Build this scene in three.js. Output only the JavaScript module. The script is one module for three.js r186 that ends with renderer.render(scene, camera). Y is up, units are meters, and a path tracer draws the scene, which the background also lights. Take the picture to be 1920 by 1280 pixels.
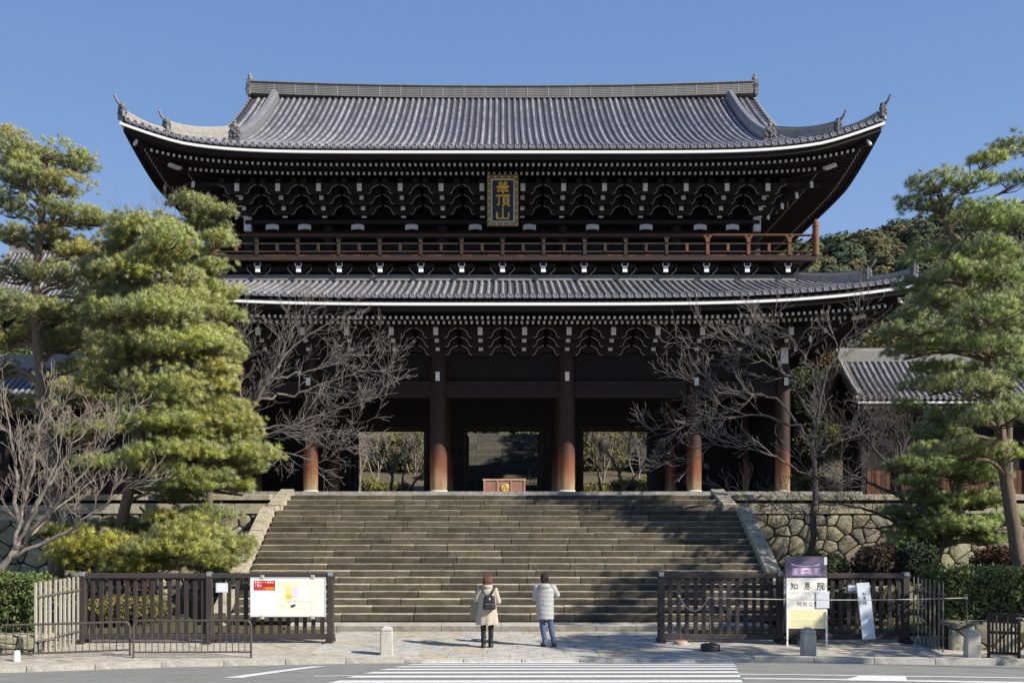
import * as THREE from 'three';
import { mergeGeometries, mergeVertices, toCreasedNormals } from 'three/addons/utils/BufferGeometryUtils.js';
import { ImprovedNoise } from 'three/addons/math/ImprovedNoise.js';

// ------------------------------------------------------------------ camera, sky, sun, exposure
const V = (x, y, z) => new THREE.Vector3(x, y, z);
const scene = new THREE.Scene();
const EYE = 2.95, FOCAL = 1700;                       // eye height over the paving; focal length in units of a 1920-wide frame
const camera = new THREE.PerspectiveCamera(2 * Math.atan(970 / FOCAL) * 180 / Math.PI, 1920 / 1940, 0.3, 3000);
camera.position.set(0, EYE, 0);
camera.lookAt(0, EYE, -10);
camera.setViewOffset(1920, 1940, 18, 0, 1920, 1280);   // a level camera with the lens shifted up
camera.updateProjectionMatrix();
const renderer = new THREE.WebGLRenderer({ antialias: true });
renderer.toneMapping = THREE.LinearToneMapping;
renderer.toneMappingExposure = 1.5;
renderer.shadowMap.enabled = true;
renderer.setSize(1024, 682);
// clear winter sky: deeper blue overhead, paler towards the horizon
{
  const W = 64, H = 256, d = new Float32Array(W * H * 4);
  const stops = [[-90, .10, .10, .10], [-2, .14, .16, .18], [0, .34, .42, .54], [8, .235, .345, .53], [16, .172, .275, .475], [24, .128, .222, .425], [32, .102, .190, .385], [60, .055, .115, .275], [90, .042, .095, .24]];
  for (let y = 0; y < H; y++) {
    const el = (y + .5) / H * 180 - 90;
    let i = 0; while (i < stops.length - 2 && el > stops[i + 1][0]) i++;
    const a = stops[i], b = stops[i + 1], t = Math.min(1, Math.max(0, (el - a[0]) / (b[0] - a[0])));
    for (let x = 0; x < W; x++) { const o = (y * W + x) * 4; for (let c = 0; c < 3; c++) d[o + c] = a[c + 1] + (b[c + 1] - a[c + 1]) * t; d[o + 3] = 1; }
  }
  const t = new THREE.DataTexture(d, W, H, THREE.RGBAFormat, THREE.FloatType);
  t.mapping = THREE.EquirectangularReflectionMapping; t.magFilter = THREE.LinearFilter; t.minFilter = THREE.LinearFilter; t.needsUpdate = true;
  scene.background = t; scene.environment = t;
}
const SUN = V(.6916, .6018, .3993).normalize();
const sun = new THREE.DirectionalLight(new THREE.Color(1, .93, .82), 4.6);
sun.position.copy(SUN).multiplyScalar(90).add(V(0, 0, -40)); sun.target.position.set(0, 4, -40);
sun.castShadow = true; sun.shadow.mapSize.set(4096, 4096);
Object.assign(sun.shadow.camera, { left: -50, right: 50, top: 50, bottom: -50, near: 1, far: 260 });
scene.add(sun, sun.target);

// ------------------------------------------------------------------ helpers
let seed = 12345;
const reseed = (n) => { seed = n >>> 0; };
const rnd = () => { seed = (seed + 0x6d2b79f5) | 0; let t = Math.imul(seed ^ (seed >>> 15), 1 | seed); t = (t + Math.imul(t ^ (t >>> 7), 61 | t)) ^ t; return ((t ^ (t >>> 14)) >>> 0) / 4294967296; };
const rr = (a, b) => a + (b - a) * rnd();
const pick = (a) => a[Math.floor(rnd() * a.length)];
const noise = new ImprovedNoise();
const fbm = (x, y, z, o = 4) => { let s = 0, a = .5, f = 1; for (let i = 0; i < o; i++) { s += a * noise.noise(x * f, y * f, z * f); a *= .5; f *= 2.03; } return s; };
const clamp = (x, a = 0, b = 1) => Math.min(b, Math.max(a, x));
const lerp = (a, b, t) => a + (b - a) * t;
const smooth = (t) => { t = clamp(t); return t * t * (3 - 2 * t); };
// a surveyed point: bearing (as columns and rows of the 1920-wide frame) and distance
const at = (px, py, d) => V((px - 942) * d / FOCAL, EYE + (970 - py) * d / FOCAL, -d);
const counts = {};
function numbered(name) { const n = counts[name] ?? 0; counts[name] = n + 1; return n ? `${name}_${String(n).padStart(3, '0')}` : name; }
function shade(o) { o.castShadow = true; o.receiveShadow = true; return o; }
function add(name, geo, mat, parent) {                  // a named mesh: a part under its parent
  const m = shade(new THREE.Mesh(Array.isArray(geo) ? merge(geo) : geo, mat)); m.name = parent ? name : numbered(name); (parent ?? scene).add(m); return m;
}
function thing(name, label, category, pos = [0, 0, 0], group, turn = 0) {
  const o = new THREE.Group(); o.name = numbered(name); o.position.set(...(pos.isVector3 ? pos.toArray() : pos)); o.rotation.y = turn;
  o.userData = { label, category }; if (group) o.userData.group = group; scene.add(o); return o;
}
function tag(o, label, category, group) { Object.assign(o.userData, { label, category }); if (group) o.userData.group = group; return o; }
function struct(name, geo, mat) { const m = add(name, geo, mat); m.userData.kind = 'structure'; return m; }
const stuff = (o) => { o.userData.kind = 'stuff'; return o; };
// metric box-projected uv; geometry becomes non-indexed
function metric(g, s = 1) {
  if (g.index) g = g.toNonIndexed();
  const p = g.attributes.position.array, n = p.length / 3, uv = new Float32Array(n * 2);
  for (let i = 0; i < n; i += 3) {
    const o = i * 3, ax = p[o + 3] - p[o], ay = p[o + 4] - p[o + 1], az = p[o + 5] - p[o + 2], bx = p[o + 6] - p[o], by = p[o + 7] - p[o + 1], bz = p[o + 8] - p[o + 2];
    const nx = Math.abs(ay * bz - az * by), ny = Math.abs(az * bx - ax * bz), nz = Math.abs(ax * by - ay * bx);
    for (let k = 0; k < 3; k++) {
      const q = o + k * 3, u = nx > ny && nx > nz ? p[q + 2] : p[q], v = ny >= nx && ny >= nz ? p[q + 2] : p[q + 1];
      uv[(i + k) * 2] = u * s; uv[(i + k) * 2 + 1] = v * s;
    }
  }
  g.setAttribute('uv', new THREE.BufferAttribute(uv, 2));
  return g;
}
function merge(list) {
  const l = list.map((g) => { g = g.index ? g.toNonIndexed() : g; if (!g.attributes.uv) metric(g); if (!g.attributes.normal) g.computeVertexNormals(); return g; });
  const col = l.some((g) => g.attributes.color);
  for (const g of l) {
    for (const k of Object.keys(g.attributes)) if (!['position', 'normal', 'uv', 'color'].includes(k)) g.deleteAttribute(k);
    if (col && !g.attributes.color) g.setAttribute('color', new THREE.BufferAttribute(new Float32Array(g.attributes.position.count * 3).fill(1), 3));
  }
  return l.length === 1 ? l[0] : mergeGeometries(l);
}
const box = (w, h, d, x = 0, y = 0, z = 0) => metric(new THREE.BoxGeometry(w, h, d).translate(x, y, z));
// box with small chamfers: an octagonal outline pushed along its longest side
function cbox(w, h, d, x = 0, y = 0, z = 0, c = .01) {
  const s = new THREE.Shape(), a = w / 2 - c, b = h / 2 - c;
  s.moveTo(-a, -b); s.lineTo(a, -b); s.lineTo(a, b); s.lineTo(-a, b);
  const g = new THREE.ExtrudeGeometry(s, { depth: d - 2 * c, bevelEnabled: true, bevelSize: c, bevelThickness: c, bevelSegments: 1, steps: 1 });
  return metric(g.translate(x, y, z - d / 2 + c));
}
const cyl = (r0, r1, h, x = 0, y = 0, z = 0, n = 16) => metric(new THREE.CylinderGeometry(r1, r0, h, n).translate(x, y, z));
// rectangular bar from a to b, its height kept upright
function bar(a, b, w, h) {
  const d = b.clone().sub(a), L = d.length(), g = new THREE.BoxGeometry(w, h, L), z = d.normalize();
  let x = V(0, 1, 0).cross(z); if (x.lengthSq() < 1e-6) x = V(1, 0, 0); x.normalize();
  const y = z.clone().cross(x), m = new THREE.Matrix4().makeBasis(x, y, z).setPosition(a.clone().add(b).multiplyScalar(.5));
  metric(g); return metric(g).applyMatrix4(m);
}
// round or faceted tube along points with a radius at each
function tube(pts, rad, n = 6, caps = true) {
  const P = [], N = [], U = [], I = [], up = V(0, 0, 0), R = (i) => (typeof rad === 'number' ? rad : rad[i]);
  let t0 = null, nx = null, len = 0;
  for (let i = 0; i < pts.length; i++) {
    const t = pts[Math.min(i + 1, pts.length - 1)].clone().sub(pts[Math.max(i - 1, 0)]).normalize();
    if (!nx) { nx = Math.abs(t.y) < .9 ? V(0, 1, 0) : V(1, 0, 0); nx.addScaledVector(t, -nx.dot(t)).normalize(); }
    else { nx.addScaledVector(t, -nx.dot(t)); if (nx.lengthSq() < 1e-8) nx = V(1, 0, 0).addScaledVector(t, -t.x); nx.normalize(); }
    const ny = t.clone().cross(nx);
    if (i) len += pts[i].distanceTo(pts[i - 1]);
    for (let k = 0; k <= n; k++) {
      const a = k / n * Math.PI * 2, c = Math.cos(a), s = Math.sin(a), x = nx.x * c + ny.x * s, y = nx.y * c + ny.y * s, z = nx.z * c + ny.z * s;
      P.push(pts[i].x + x * R(i), pts[i].y + y * R(i), pts[i].z + z * R(i)); N.push(x, y, z); U.push(k / n * Math.max(.02, 6.28 * R(0)), len);
    }
  }
  const w = n + 1;
  for (let i = 0; i < pts.length - 1; i++) for (let k = 0; k < n; k++) { const a = i * w + k; I.push(a, a + 1, a + w, a + 1, a + w + 1, a + w); }
  if (caps) for (const i of [0, pts.length - 1]) {
    const c = P.length / 3, t = pts[i].clone().sub(pts[i ? i - 1 : 1]).normalize();
    P.push(pts[i].x, pts[i].y, pts[i].z); N.push(t.x, t.y, t.z); U.push(0, 0);
    const o = c + 1; for (let k = 0; k <= n; k++) { const q = (i * w + k) * 3; P.push(P[q], P[q + 1], P[q + 2]); N.push(t.x, t.y, t.z); U.push(U[(i * w + k) * 2] , .1); }
    for (let k = 0; k < n; k++) i ? I.push(c, o + k, o + k + 1) : I.push(c, o + k + 1, o + k);
  }
  const g = new THREE.BufferGeometry();
  g.setAttribute('position', new THREE.Float32BufferAttribute(P, 3)); g.setAttribute('normal', new THREE.Float32BufferAttribute(N, 3)); g.setAttribute('uv', new THREE.Float32BufferAttribute(U, 2)); g.setIndex(I);
  return g;
}
// a profile [[u, v], ...] carried along points; u is horizontal across the path, v is up
function sweep(pts, prof, closed = true, flat = true) {
  const n = prof.length, P = [], U = [], I = []; let len = 0; const per = [0];
  for (let k = 1; k <= n; k++) per.push(per[k - 1] + Math.hypot(prof[k % n][0] - prof[k - 1][0], prof[k % n][1] - prof[k - 1][1]));
  for (let i = 0; i < pts.length; i++) {
    const t = pts[Math.min(i + 1, pts.length - 1)].clone().sub(pts[Math.max(i - 1, 0)]).normalize();
    const sx = V(t.z, 0, -t.x); if (sx.lengthSq() < 1e-8) sx.set(1, 0, 0); sx.normalize();
    const up = t.clone().cross(sx).normalize(); if (up.y < 0) up.negate();
    if (i) len += pts[i].distanceTo(pts[i - 1]);
    for (let k = 0; k <= n; k++) { const [u, v] = prof[k % n]; P.push(pts[i].x + sx.x * u + up.x * v, pts[i].y + sx.y * u + up.y * v, pts[i].z + sx.z * u + up.z * v); U.push(len, per[k]); }
  }
  const w = n + 1, m = closed ? n : n - 1;
  for (let i = 0; i < pts.length - 1; i++) for (let k = 0; k < m; k++) { const a = i * w + k; I.push(a, a + w, a + 1, a + 1, a + w, a + w + 1); }
  if (closed) {
    const sh = THREE.ShapeUtils.triangulateShape(prof.map(([u, v]) => new THREE.Vector2(u, v)), []), e = (pts.length - 1) * w;
    for (const [a, b, c] of sh) { I.push(a, b, c); I.push(e + a, e + c, e + b); }
  }
  let g = new THREE.BufferGeometry();
  g.setAttribute('position', new THREE.Float32BufferAttribute(P, 3)); g.setAttribute('uv', new THREE.Float32BufferAttribute(U, 2)); g.setIndex(I);
  if (flat) g = toCreasedNormals(g, .6); else g.computeVertexNormals();
  return g;
}
// sheet z = rows from a function of (i, j)
function sheet(nu, nv, f) {
  const P = [], U = [], I = [];
  for (let j = 0; j <= nv; j++) for (let i = 0; i <= nu; i++) { const p = f(i / nu, j / nv); P.push(p.x, p.y, p.z); U.push(p.u ?? p.x, p.v ?? p.z); }
  for (let j = 0; j < nv; j++) for (let i = 0; i < nu; i++) { const a = j * (nu + 1) + i; I.push(a, a + 1, a + nu + 1, a + 1, a + nu + 2, a + nu + 1); }
  const g = new THREE.BufferGeometry();
  g.setAttribute('position', new THREE.Float32BufferAttribute(P, 3)); g.setAttribute('uv', new THREE.Float32BufferAttribute(U, 2)); g.setIndex(I); g.computeVertexNormals();
  return g;
}
function extrude(pts, depth, bevel = 0) {               // outline [[x, y]...] pushed along z
  const s = new THREE.Shape(pts.map(([x, y]) => new THREE.Vector2(x, y)));
  return metric(new THREE.ExtrudeGeometry(s, { depth, bevelEnabled: bevel > 0, bevelSize: bevel, bevelThickness: bevel, bevelSegments: 1, steps: 1, curveSegments: 8 }).translate(0, 0, -depth / 2));
}
const lathe = (pts, n = 20) => new THREE.LatheGeometry(pts.map(([x, y]) => new THREE.Vector2(x, y)), n);
function curve(pts, n) { return new THREE.CatmullRomCurve3(pts, false, 'centripetal').getPoints(n); }

// ------------------------------------------------------------------ materials
function tex(w, h, f, rep = [1, 1], srgb = false) {      // f(u, v) -> grey or [r, g, b], 0..1
  const d = new Uint8Array(w * h * 4);
  for (let y = 0; y < h; y++) for (let x = 0; x < w; x++) {
    const c = f(x / w, y / h), o = (y * w + x) * 4;
    for (let k = 0; k < 3; k++) d[o + k] = clamp(Array.isArray(c) ? c[k] : c) * 255; d[o + 3] = 255;
  }
  const t = new THREE.DataTexture(d, w, h); t.wrapS = t.wrapT = THREE.RepeatWrapping; t.magFilter = THREE.LinearFilter; t.minFilter = THREE.LinearMipmapLinearFilter; t.generateMipmaps = true;
  t.repeat.set(...rep); if (srgb) t.colorSpace = THREE.SRGBColorSpace; t.needsUpdate = true; return t;
}
// tileable noise on a torus of the unit square
const per = (u, v, f, s = 0) => { const a = u * 6.28318, b = v * 6.28318; return fbm(Math.cos(a) * f + s, Math.sin(a) * f + Math.cos(b) * f, Math.sin(b) * f + s * .7, 4); };
const T = {
  wood: tex(256, 256, (u, v) => .78 + .5 * per(u, v * .999, 1.1, 3) + .16 * fbm(u * 60, Math.sin(v * 6.28) * .8, Math.cos(v * 6.28) * .8, 3), [.35, .18]),
  stone: tex(512, 512, (u, v) => .8 + .55 * per(u, v, 1.6, 1) + .35 * per(u, v, 7, 5) + .22 * (rnd() - .5), [.5, .5]),
  moss: tex(512, 512, (u, v) => { const m = smooth((per(u, v, 2.2, 9) + .02) * 3.2), g = .85 + .5 * per(u, v, 6, 2) + .25 * (rnd() - .5); return [g * lerp(1, .72, m), g * lerp(.96, .72, m), g * lerp(.86, .5, m)]; }, [.33, .33]),
  fine: tex(256, 256, (u, v) => .86 + .3 * per(u, v, 5, 4) + .3 * (rnd() - .5), [.8, .8]),
  bump: tex(256, 256, (u, v) => .5 + .5 * per(u, v, 4, 8) + .25 * (rnd() - .5), [.9, .9]),
  bark: tex(256, 256, (u, v) => { const c = Math.abs(per(u, v * .5, 3, 6)); return .55 + 1.5 * c + .18 * (rnd() - .5); }, [1.6, .8]),
  asphalt: tex(512, 512, (u, v) => .82 + .3 * per(u, v, 1.3, 2) + .2 * per(u, v, 9, 1) + .35 * (rnd() - .5), [.25, .25]),
  tile: tex(256, 256, (u, v) => .82 + .4 * per(u, v, 2.5, 7) + .22 * (rnd() - .5), [.4, .4]),
  wear: tex(256, 256, (u, v) => { const k = smooth((per(u, v, 6, 3) + .30 + .25 * (rnd() - .5)) * 5); return lerp(.42, 1, k); }, [.7, 1.3]),
  course: tex(16, 256, (u, v) => { const k = (v * 8) % 1; return k < .1 ? .25 : .7 + .3 * (1 - k); }, [1, .42]),
};
const std = (o) => new THREE.MeshStandardMaterial({ roughness: .85, ...o });
const rgb = (r, g, b) => new THREE.Color().setRGB(r, g, b);
const M = {
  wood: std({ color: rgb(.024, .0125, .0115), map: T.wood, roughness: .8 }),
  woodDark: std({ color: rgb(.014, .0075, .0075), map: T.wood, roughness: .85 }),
  woodRed: std({ color: rgb(.17, .062, .026), map: T.wood, roughness: .75 }),
  rail: std({ color: rgb(.13, .052, .02), map: T.wood, roughness: .8 }),
  railDark: std({ color: rgb(.042, .024, .016), map: T.wood, roughness: .8 }),
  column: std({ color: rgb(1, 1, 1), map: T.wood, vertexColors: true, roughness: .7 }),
  fence: std({ color: rgb(.042, .030, .030), map: T.wood, roughness: .8 }),
  white: std({ color: rgb(.86, .85, .83), roughness: .8 }),
  plaster: std({ color: rgb(.82, .81, .78), map: T.fine, roughness: .9 }),
  tile: std({ color: rgb(.252, .25, .272), map: T.tile, vertexColors: true, roughness: .42 }),
  tile2: std({ color: rgb(.305, .30, .322), map: T.tile, vertexColors: true, roughness: .4 }),
  tile3: std({ color: rgb(.20, .198, .22), map: T.tile, vertexColors: true, roughness: .45 }),
  pan: std({ color: rgb(.075, .073, .09), map: T.tile, bumpMap: T.course, bumpScale: .03, roughness: .5 }),
  ridge: std({ color: rgb(.27, .26, .245), map: T.tile, roughness: .7 }),
  ridgeDark: std({ color: rgb(.13, .13, .135), map: T.tile, roughness: .6 }),
  goldDull: std({ color: rgb(.30, .22, .10), map: T.fine, roughness: .5, metalness: .3 }),
  gold: std({ color: rgb(.78, .50, .10), roughness: .35, metalness: .35 }),
  black: std({ color: rgb(.012, .012, .016), roughness: .5 }),
};
// ------------------------------------------------------------------ ground, road, pavements
Object.assign(M, {
  asphalt: std({ color: rgb(.295, .295, .262), map: T.asphalt, bumpMap: T.bump, bumpScale: .004, roughness: .9 }),
  paint: std({ color: rgb(.84, .83, .80), map: T.wear, roughness: .8 }),
  pave: std({ color: rgb(.54, .485, .39), map: T.stone, bumpMap: T.bump, bumpScale: .004, roughness: .9 }),
  soil: std({ color: rgb(.13, .105, .07), map: T.moss, bumpMap: T.bump, bumpScale: .02, roughness: 1 }),
  mossGround: std({ color: rgb(.105, .11, .04), map: T.moss, bumpMap: T.bump, bumpScale: .03, roughness: 1 }),
  kerb: std({ color: rgb(.56, .52, .44), map: T.stone, bumpMap: T.bump, bumpScale: .003 }),
  slabA: std({ color: rgb(.58, .545, .48), map: T.stone, bumpMap: T.bump, bumpScale: .004 }),
  slabB: std({ color: rgb(.54, .515, .46), map: T.stone, bumpMap: T.bump, bumpScale: .004 }),
  slabC: std({ color: rgb(.56, .51, .43), map: T.moss, bumpMap: T.bump, bumpScale: .004 }),
});
// where the road meets the pavement, as distance from the eye for each x; the road climbs away from the kerb towards the viewer
const EDGE = [[-60, 9], [-40, 12.5], [-20, 16], [-9.6, 17.4], [-6.8, 18.05], [-2.5, 18.6], [4.5, 18.7], [10.5, 18.25], [22, 17], [40, 15], [60, 13]];
const edge = (x) => { let i = 0; while (i < EDGE.length - 2 && x > EDGE[i + 1][0]) i++; const [a, b] = [EDGE[i], EDGE[i + 1]]; return lerp(a[1], b[1], clamp((x - a[0]) / (b[0] - a[0]), 0, 1)); };
const roadY = (x, d) => { const e = Math.max(0, edge(x) - d); return -.035 + .125 * e - .0026 * e * e - (e > 12 ? .0026 * 0 : 0); };
const roadYc = (x, d) => { const e = edge(x) - d; return e < 14 ? roadY(x, d) : -.035 + .125 * 14 - .0026 * 196 + (e - 14) * .012; };
struct('ground', sheet(40, 40, (u, v) => ({ x: (u - .5) * 1600, y: -.25 - .0, z: 120 - v * 1400 })), M.soil);
struct('road', sheet(90, 70, (u, v) => { const x = (u - .5) * 120, d = edge(x) + .02 - v * 60; return { x, y: roadYc(x, d), z: -d }; }), M.asphalt);
struct('pavement', sheet(90, 12, (u, v) => { const x = (u - .5) * 120, d = lerp(edge(x) + .16, 23.4, v); return { x, y: -.004 + .006 * fbm(x * .7, d * .7, 1, 2), z: -d }; }), M.pave);
// kerb stones along the road
for (let x = -14; x < 14; x += 1.2) {
  const a = V(x, 0, -edge(x) - .08), b = V(x + 1.185, 0, -edge(x + 1.185) - .08), low = x > -2.6 && x < 4.4, h = low ? .05 : .1;
  const k = add('kerb_stone', bar(a.clone().setY(-.06 + h / 2), b.clone().setY(-.06 + h / 2), .17, h + .1), pick([M.kerb, M.slabB, M.kerb])); tag(k, 'pale concrete kerb stone in the line along the road edge', 'kerb stone', 'kerb stones along the road'); k.userData.kind = 'structure'; delete k.userData.category; delete k.userData.label; delete k.userData.group;
}
// painted stripes lie 5 mm over the road
function stripe(pts, name = 'road_stripe') {            // outline in (x, d), subdivided along x
  const [a, b, c, d] = pts, m = struct(name, sheet(24, 3, (u, v) => { const x = lerp(lerp(a[0], b[0], u), lerp(d[0], c[0], u), v), q = lerp(lerp(a[1], b[1], u), lerp(d[1], c[1], u), v); return { x, y: roadYc(x, q) + .006, z: -q }; }), M.paint); return m;
}
[[18.45, -1.72], [17.6, -1.86], [16.75, -2.0], [15.85, -2.14], [14.95, -2.28], [14.05, -2.40], [13.1, -2.5], [12.2, -2.6]].forEach(([d, x0]) => stripe([[x0, d - .215], [lerp(3.3, 4.7, (d - 12.6) / 6), d - .215], [lerp(3.4, 4.78, (d - 12.6) / 6), d + .215], [x0 + .12, d + .215]], 'crosswalk_stripe'));
stripe([[-4.35, 14.1], [-3.65, 17.2], [-3.35, 17.35], [-4.05, 14.1]].map(([x, d]) => [x, d]));
stripe([[-2.95, 14.15], [-2.3, 14.15], [-2.3, 14.27], [-2.95, 14.27]]);
stripe([[3.75, 14.35], [12, 13.55], [12, 13.75], [3.75, 14.5]]); stripe([[3.6, 13.45], [12, 12.3], [12, 12.75], [3.6, 13.65]]); stripe([[5.0, 13.3], [5.6, 14.2], [6.3, 14.15], [5.9, 13.2]]);

// slabs of the approach, row by row
{
  const root = thing('stone_approach', 'pale stone slab paving between the two wooden fences before the steps', 'paving');
  let d = 19.0; reseed(77);
  const rows = [.62, .62, .62, .6, .62, .62, .6];
  add('bedding', box(9.2, .05, 4.5, .35, -.035, -21.15), M.pave, root);
  for (const h of rows) { let x = -4.15; while (x < 4.7) { const w = rr(.55, .95), e = Math.min(w, 4.9 - x); if (e > .2) add('slab', cbox(e - .009, .06, h - .009, x + e / 2, -.012 + rr(-.003, .003), -d - h / 2, .008), pick([M.slabA, M.slabB, M.slabC, M.slabA]), root); x += w; } d += h; }
}
// ------------------------------------------------------------------ the flight of steps
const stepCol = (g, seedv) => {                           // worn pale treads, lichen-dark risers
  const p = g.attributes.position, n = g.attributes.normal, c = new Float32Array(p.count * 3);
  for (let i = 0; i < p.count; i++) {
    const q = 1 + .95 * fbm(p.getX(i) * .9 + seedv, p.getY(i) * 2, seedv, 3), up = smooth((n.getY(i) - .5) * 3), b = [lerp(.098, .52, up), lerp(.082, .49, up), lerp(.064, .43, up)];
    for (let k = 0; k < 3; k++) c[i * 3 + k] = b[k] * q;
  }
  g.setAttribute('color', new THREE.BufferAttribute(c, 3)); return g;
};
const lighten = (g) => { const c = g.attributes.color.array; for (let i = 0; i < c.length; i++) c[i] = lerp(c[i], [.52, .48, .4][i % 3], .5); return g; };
M.step = [.72, .9, 1.0, 1.15].map((k) => std({ color: rgb(k, k, k * .98), map: T.moss, bumpMap: T.bump, bumpScale: .006, vertexColors: true, roughness: .92 }));
const stepStone = (w, h, dp, x, y, z, sd) => {            // front top edge rounded by wear
  const n = Math.max(2, Math.round(w / .35)), pr = [[0, -h / 2], [0, h / 2 - .018], [.006, h / 2 - .005], [.018, h / 2], [dp, h / 2 - .004], [dp, -h / 2]], pts = [];
  for (let i = 0; i <= n; i++) pts.push(i / n - .5);
  const P = [], I = [];
  pts.forEach((t, i) => { const wob = (i === 0 || i === n ? -.006 : .004 * Math.sin(sd * 9 + i * 2.3)), wz = (i === 0 || i === n ? .012 : .01 * Math.sin(sd * 5 + i * 1.7)); pr.forEach(([dz, yy], k) => P.push(x + t * w, y + yy + (k >= 1 && k <= 3 ? wob : 0), z - dz - (k >= 1 && k <= 3 ? wz : 0))); });
  const m = pr.length;
  for (let i = 0; i < n; i++) for (let k = 0; k < m - 1; k++) { const a = i * m + k; I.push(a, a + m, a + 1, a + 1, a + m, a + m + 1); }
  for (const e of [0, n]) for (let k = 1; k < m - 1; k++) e ? I.push(e * m, e * m + k, e * m + k + 1) : I.push(0, k + 1, k);
  let g = new THREE.BufferGeometry(); g.setAttribute('position', new THREE.Float32BufferAttribute(P, 3)); g.setIndex(I); g = toCreasedNormals(g, .75);
  return stepCol(metric(g), sd);
};
const STAIR = thing('stone_staircase', 'wide weathered stone staircase climbing to the temple gate', 'stone staircase');
const Z0 = 24.1, TR = .306, RS = .175, H0 = .2;
M.cheek = std({ color: rgb(.46, .425, .355), map: T.moss, bumpMap: T.bump, bumpScale: .006, roughness: .9 });
{
  reseed(4242);
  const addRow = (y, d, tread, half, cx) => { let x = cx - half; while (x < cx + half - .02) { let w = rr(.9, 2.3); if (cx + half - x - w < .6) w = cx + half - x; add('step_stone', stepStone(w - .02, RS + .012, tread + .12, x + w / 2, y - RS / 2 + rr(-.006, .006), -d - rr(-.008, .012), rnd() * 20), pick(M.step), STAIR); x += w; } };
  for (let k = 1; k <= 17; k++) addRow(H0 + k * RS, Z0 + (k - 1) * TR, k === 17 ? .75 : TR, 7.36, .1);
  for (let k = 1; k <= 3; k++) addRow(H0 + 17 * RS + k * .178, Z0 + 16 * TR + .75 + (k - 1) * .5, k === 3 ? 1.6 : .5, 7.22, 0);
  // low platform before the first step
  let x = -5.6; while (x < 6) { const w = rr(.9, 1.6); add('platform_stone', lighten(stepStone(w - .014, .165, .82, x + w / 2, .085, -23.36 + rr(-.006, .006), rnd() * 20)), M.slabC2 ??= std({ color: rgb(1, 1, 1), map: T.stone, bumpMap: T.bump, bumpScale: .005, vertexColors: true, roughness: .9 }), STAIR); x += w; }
  // sloping cheek slabs, three lengths each side, and the walls beneath
  for (const sg of [-1, 1]) {
    const cx = .1 + sg * 7.6, P = (t) => V(cx, H0 + .12 + t * 16.3 * RS, -(Z0 - .15 + t * 16.3 * TR));
    for (let k = 0; k < 4; k++) add('cheek_slab', bar(P(k / 4 + .003), P((k + 1) / 4 - .003), .40, .24), M.cheek, STAIR);
    add('cheek_slab', cbox(.46, .24, .5, cx, H0 + 17 * RS + .02, -(Z0 + 16.2 * TR + .25), .015), M.cheek, STAIR);
    const tri = [[-(Z0 - .1), 0], [-(Z0 + 16.4 * TR), H0 + 16.6 * RS - .02], [-(Z0 + 22 * TR), H0 + 16.6 * RS - .02], [-(Z0 + 22 * TR), 0]];
    const g = extrude(tri.map(([z, y]) => [z, y]), .4).applyMatrix4(new THREE.Matrix4().makeBasis(V(0, 0, 1), V(0, 1, 0), V(-1, 0, 0))).translate(cx, 0, 0);
    add('cheek_wall', metric(g), M.pave, STAIR);
    const c2 = sg * 7.42, Q = (t) => V(c2, 3.26 + t * .56, -(29.5 + t * 1.85));
    for (let k = 0; k < 2; k++) add('cheek_slab', bar(Q(k / 2 + .004), Q((k + 1) / 2 - .004), .44, .24), M.cheek, STAIR);
  }
  const cw = [[-(Z0 + .1), 0], [-(Z0 + .1), H0 - .02], [-(Z0 + 16.5 * TR), H0 + 16.5 * RS - .1], [-30.95, H0 + 16.5 * RS - .1], [-31.3, 3.4], [-31.9, 3.58], [-32.4, 3.58], [-32.4, 0]];
  add('stair_core', metric(extrude(cw, 14.3).applyMatrix4(new THREE.Matrix4().makeBasis(V(0, 0, 1), V(0, 1, 0), V(-1, 0, 0))).translate(.05, 0, 0)), M.jointDark ??= std({ color: rgb(.045, .038, .028), map: T.moss, roughness: 1 }), STAIR);
}
// ------------------------------------------------------------------ terrace behind the walls, hill beyond
const terraceY = (x, d) => 3.66 + (d > 60 ? smooth((d - 60) / 40) * 5.5 : 0) + .05 * fbm(x * .3, d * .3, 2, 2);
struct('terrace_ground', sheet(60, 40, (u, v) => { const x = (u - .5) * 170, d = 30.9 + v * 90; return { x, y: terraceY(x, d), z: -d }; }), M.soil);
for (const sg of [-1, 1]) struct('garden_ground', sheet(24, 12, (u, v) => { const x = sg * (4.6 + u * 30), d = 22.6 + v * 8.2; return { x, y: .06 + .12 * fbm(x * .6, d * .6, 5, 3) + v * .12, z: -d }; }), M.mossGround);

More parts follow.
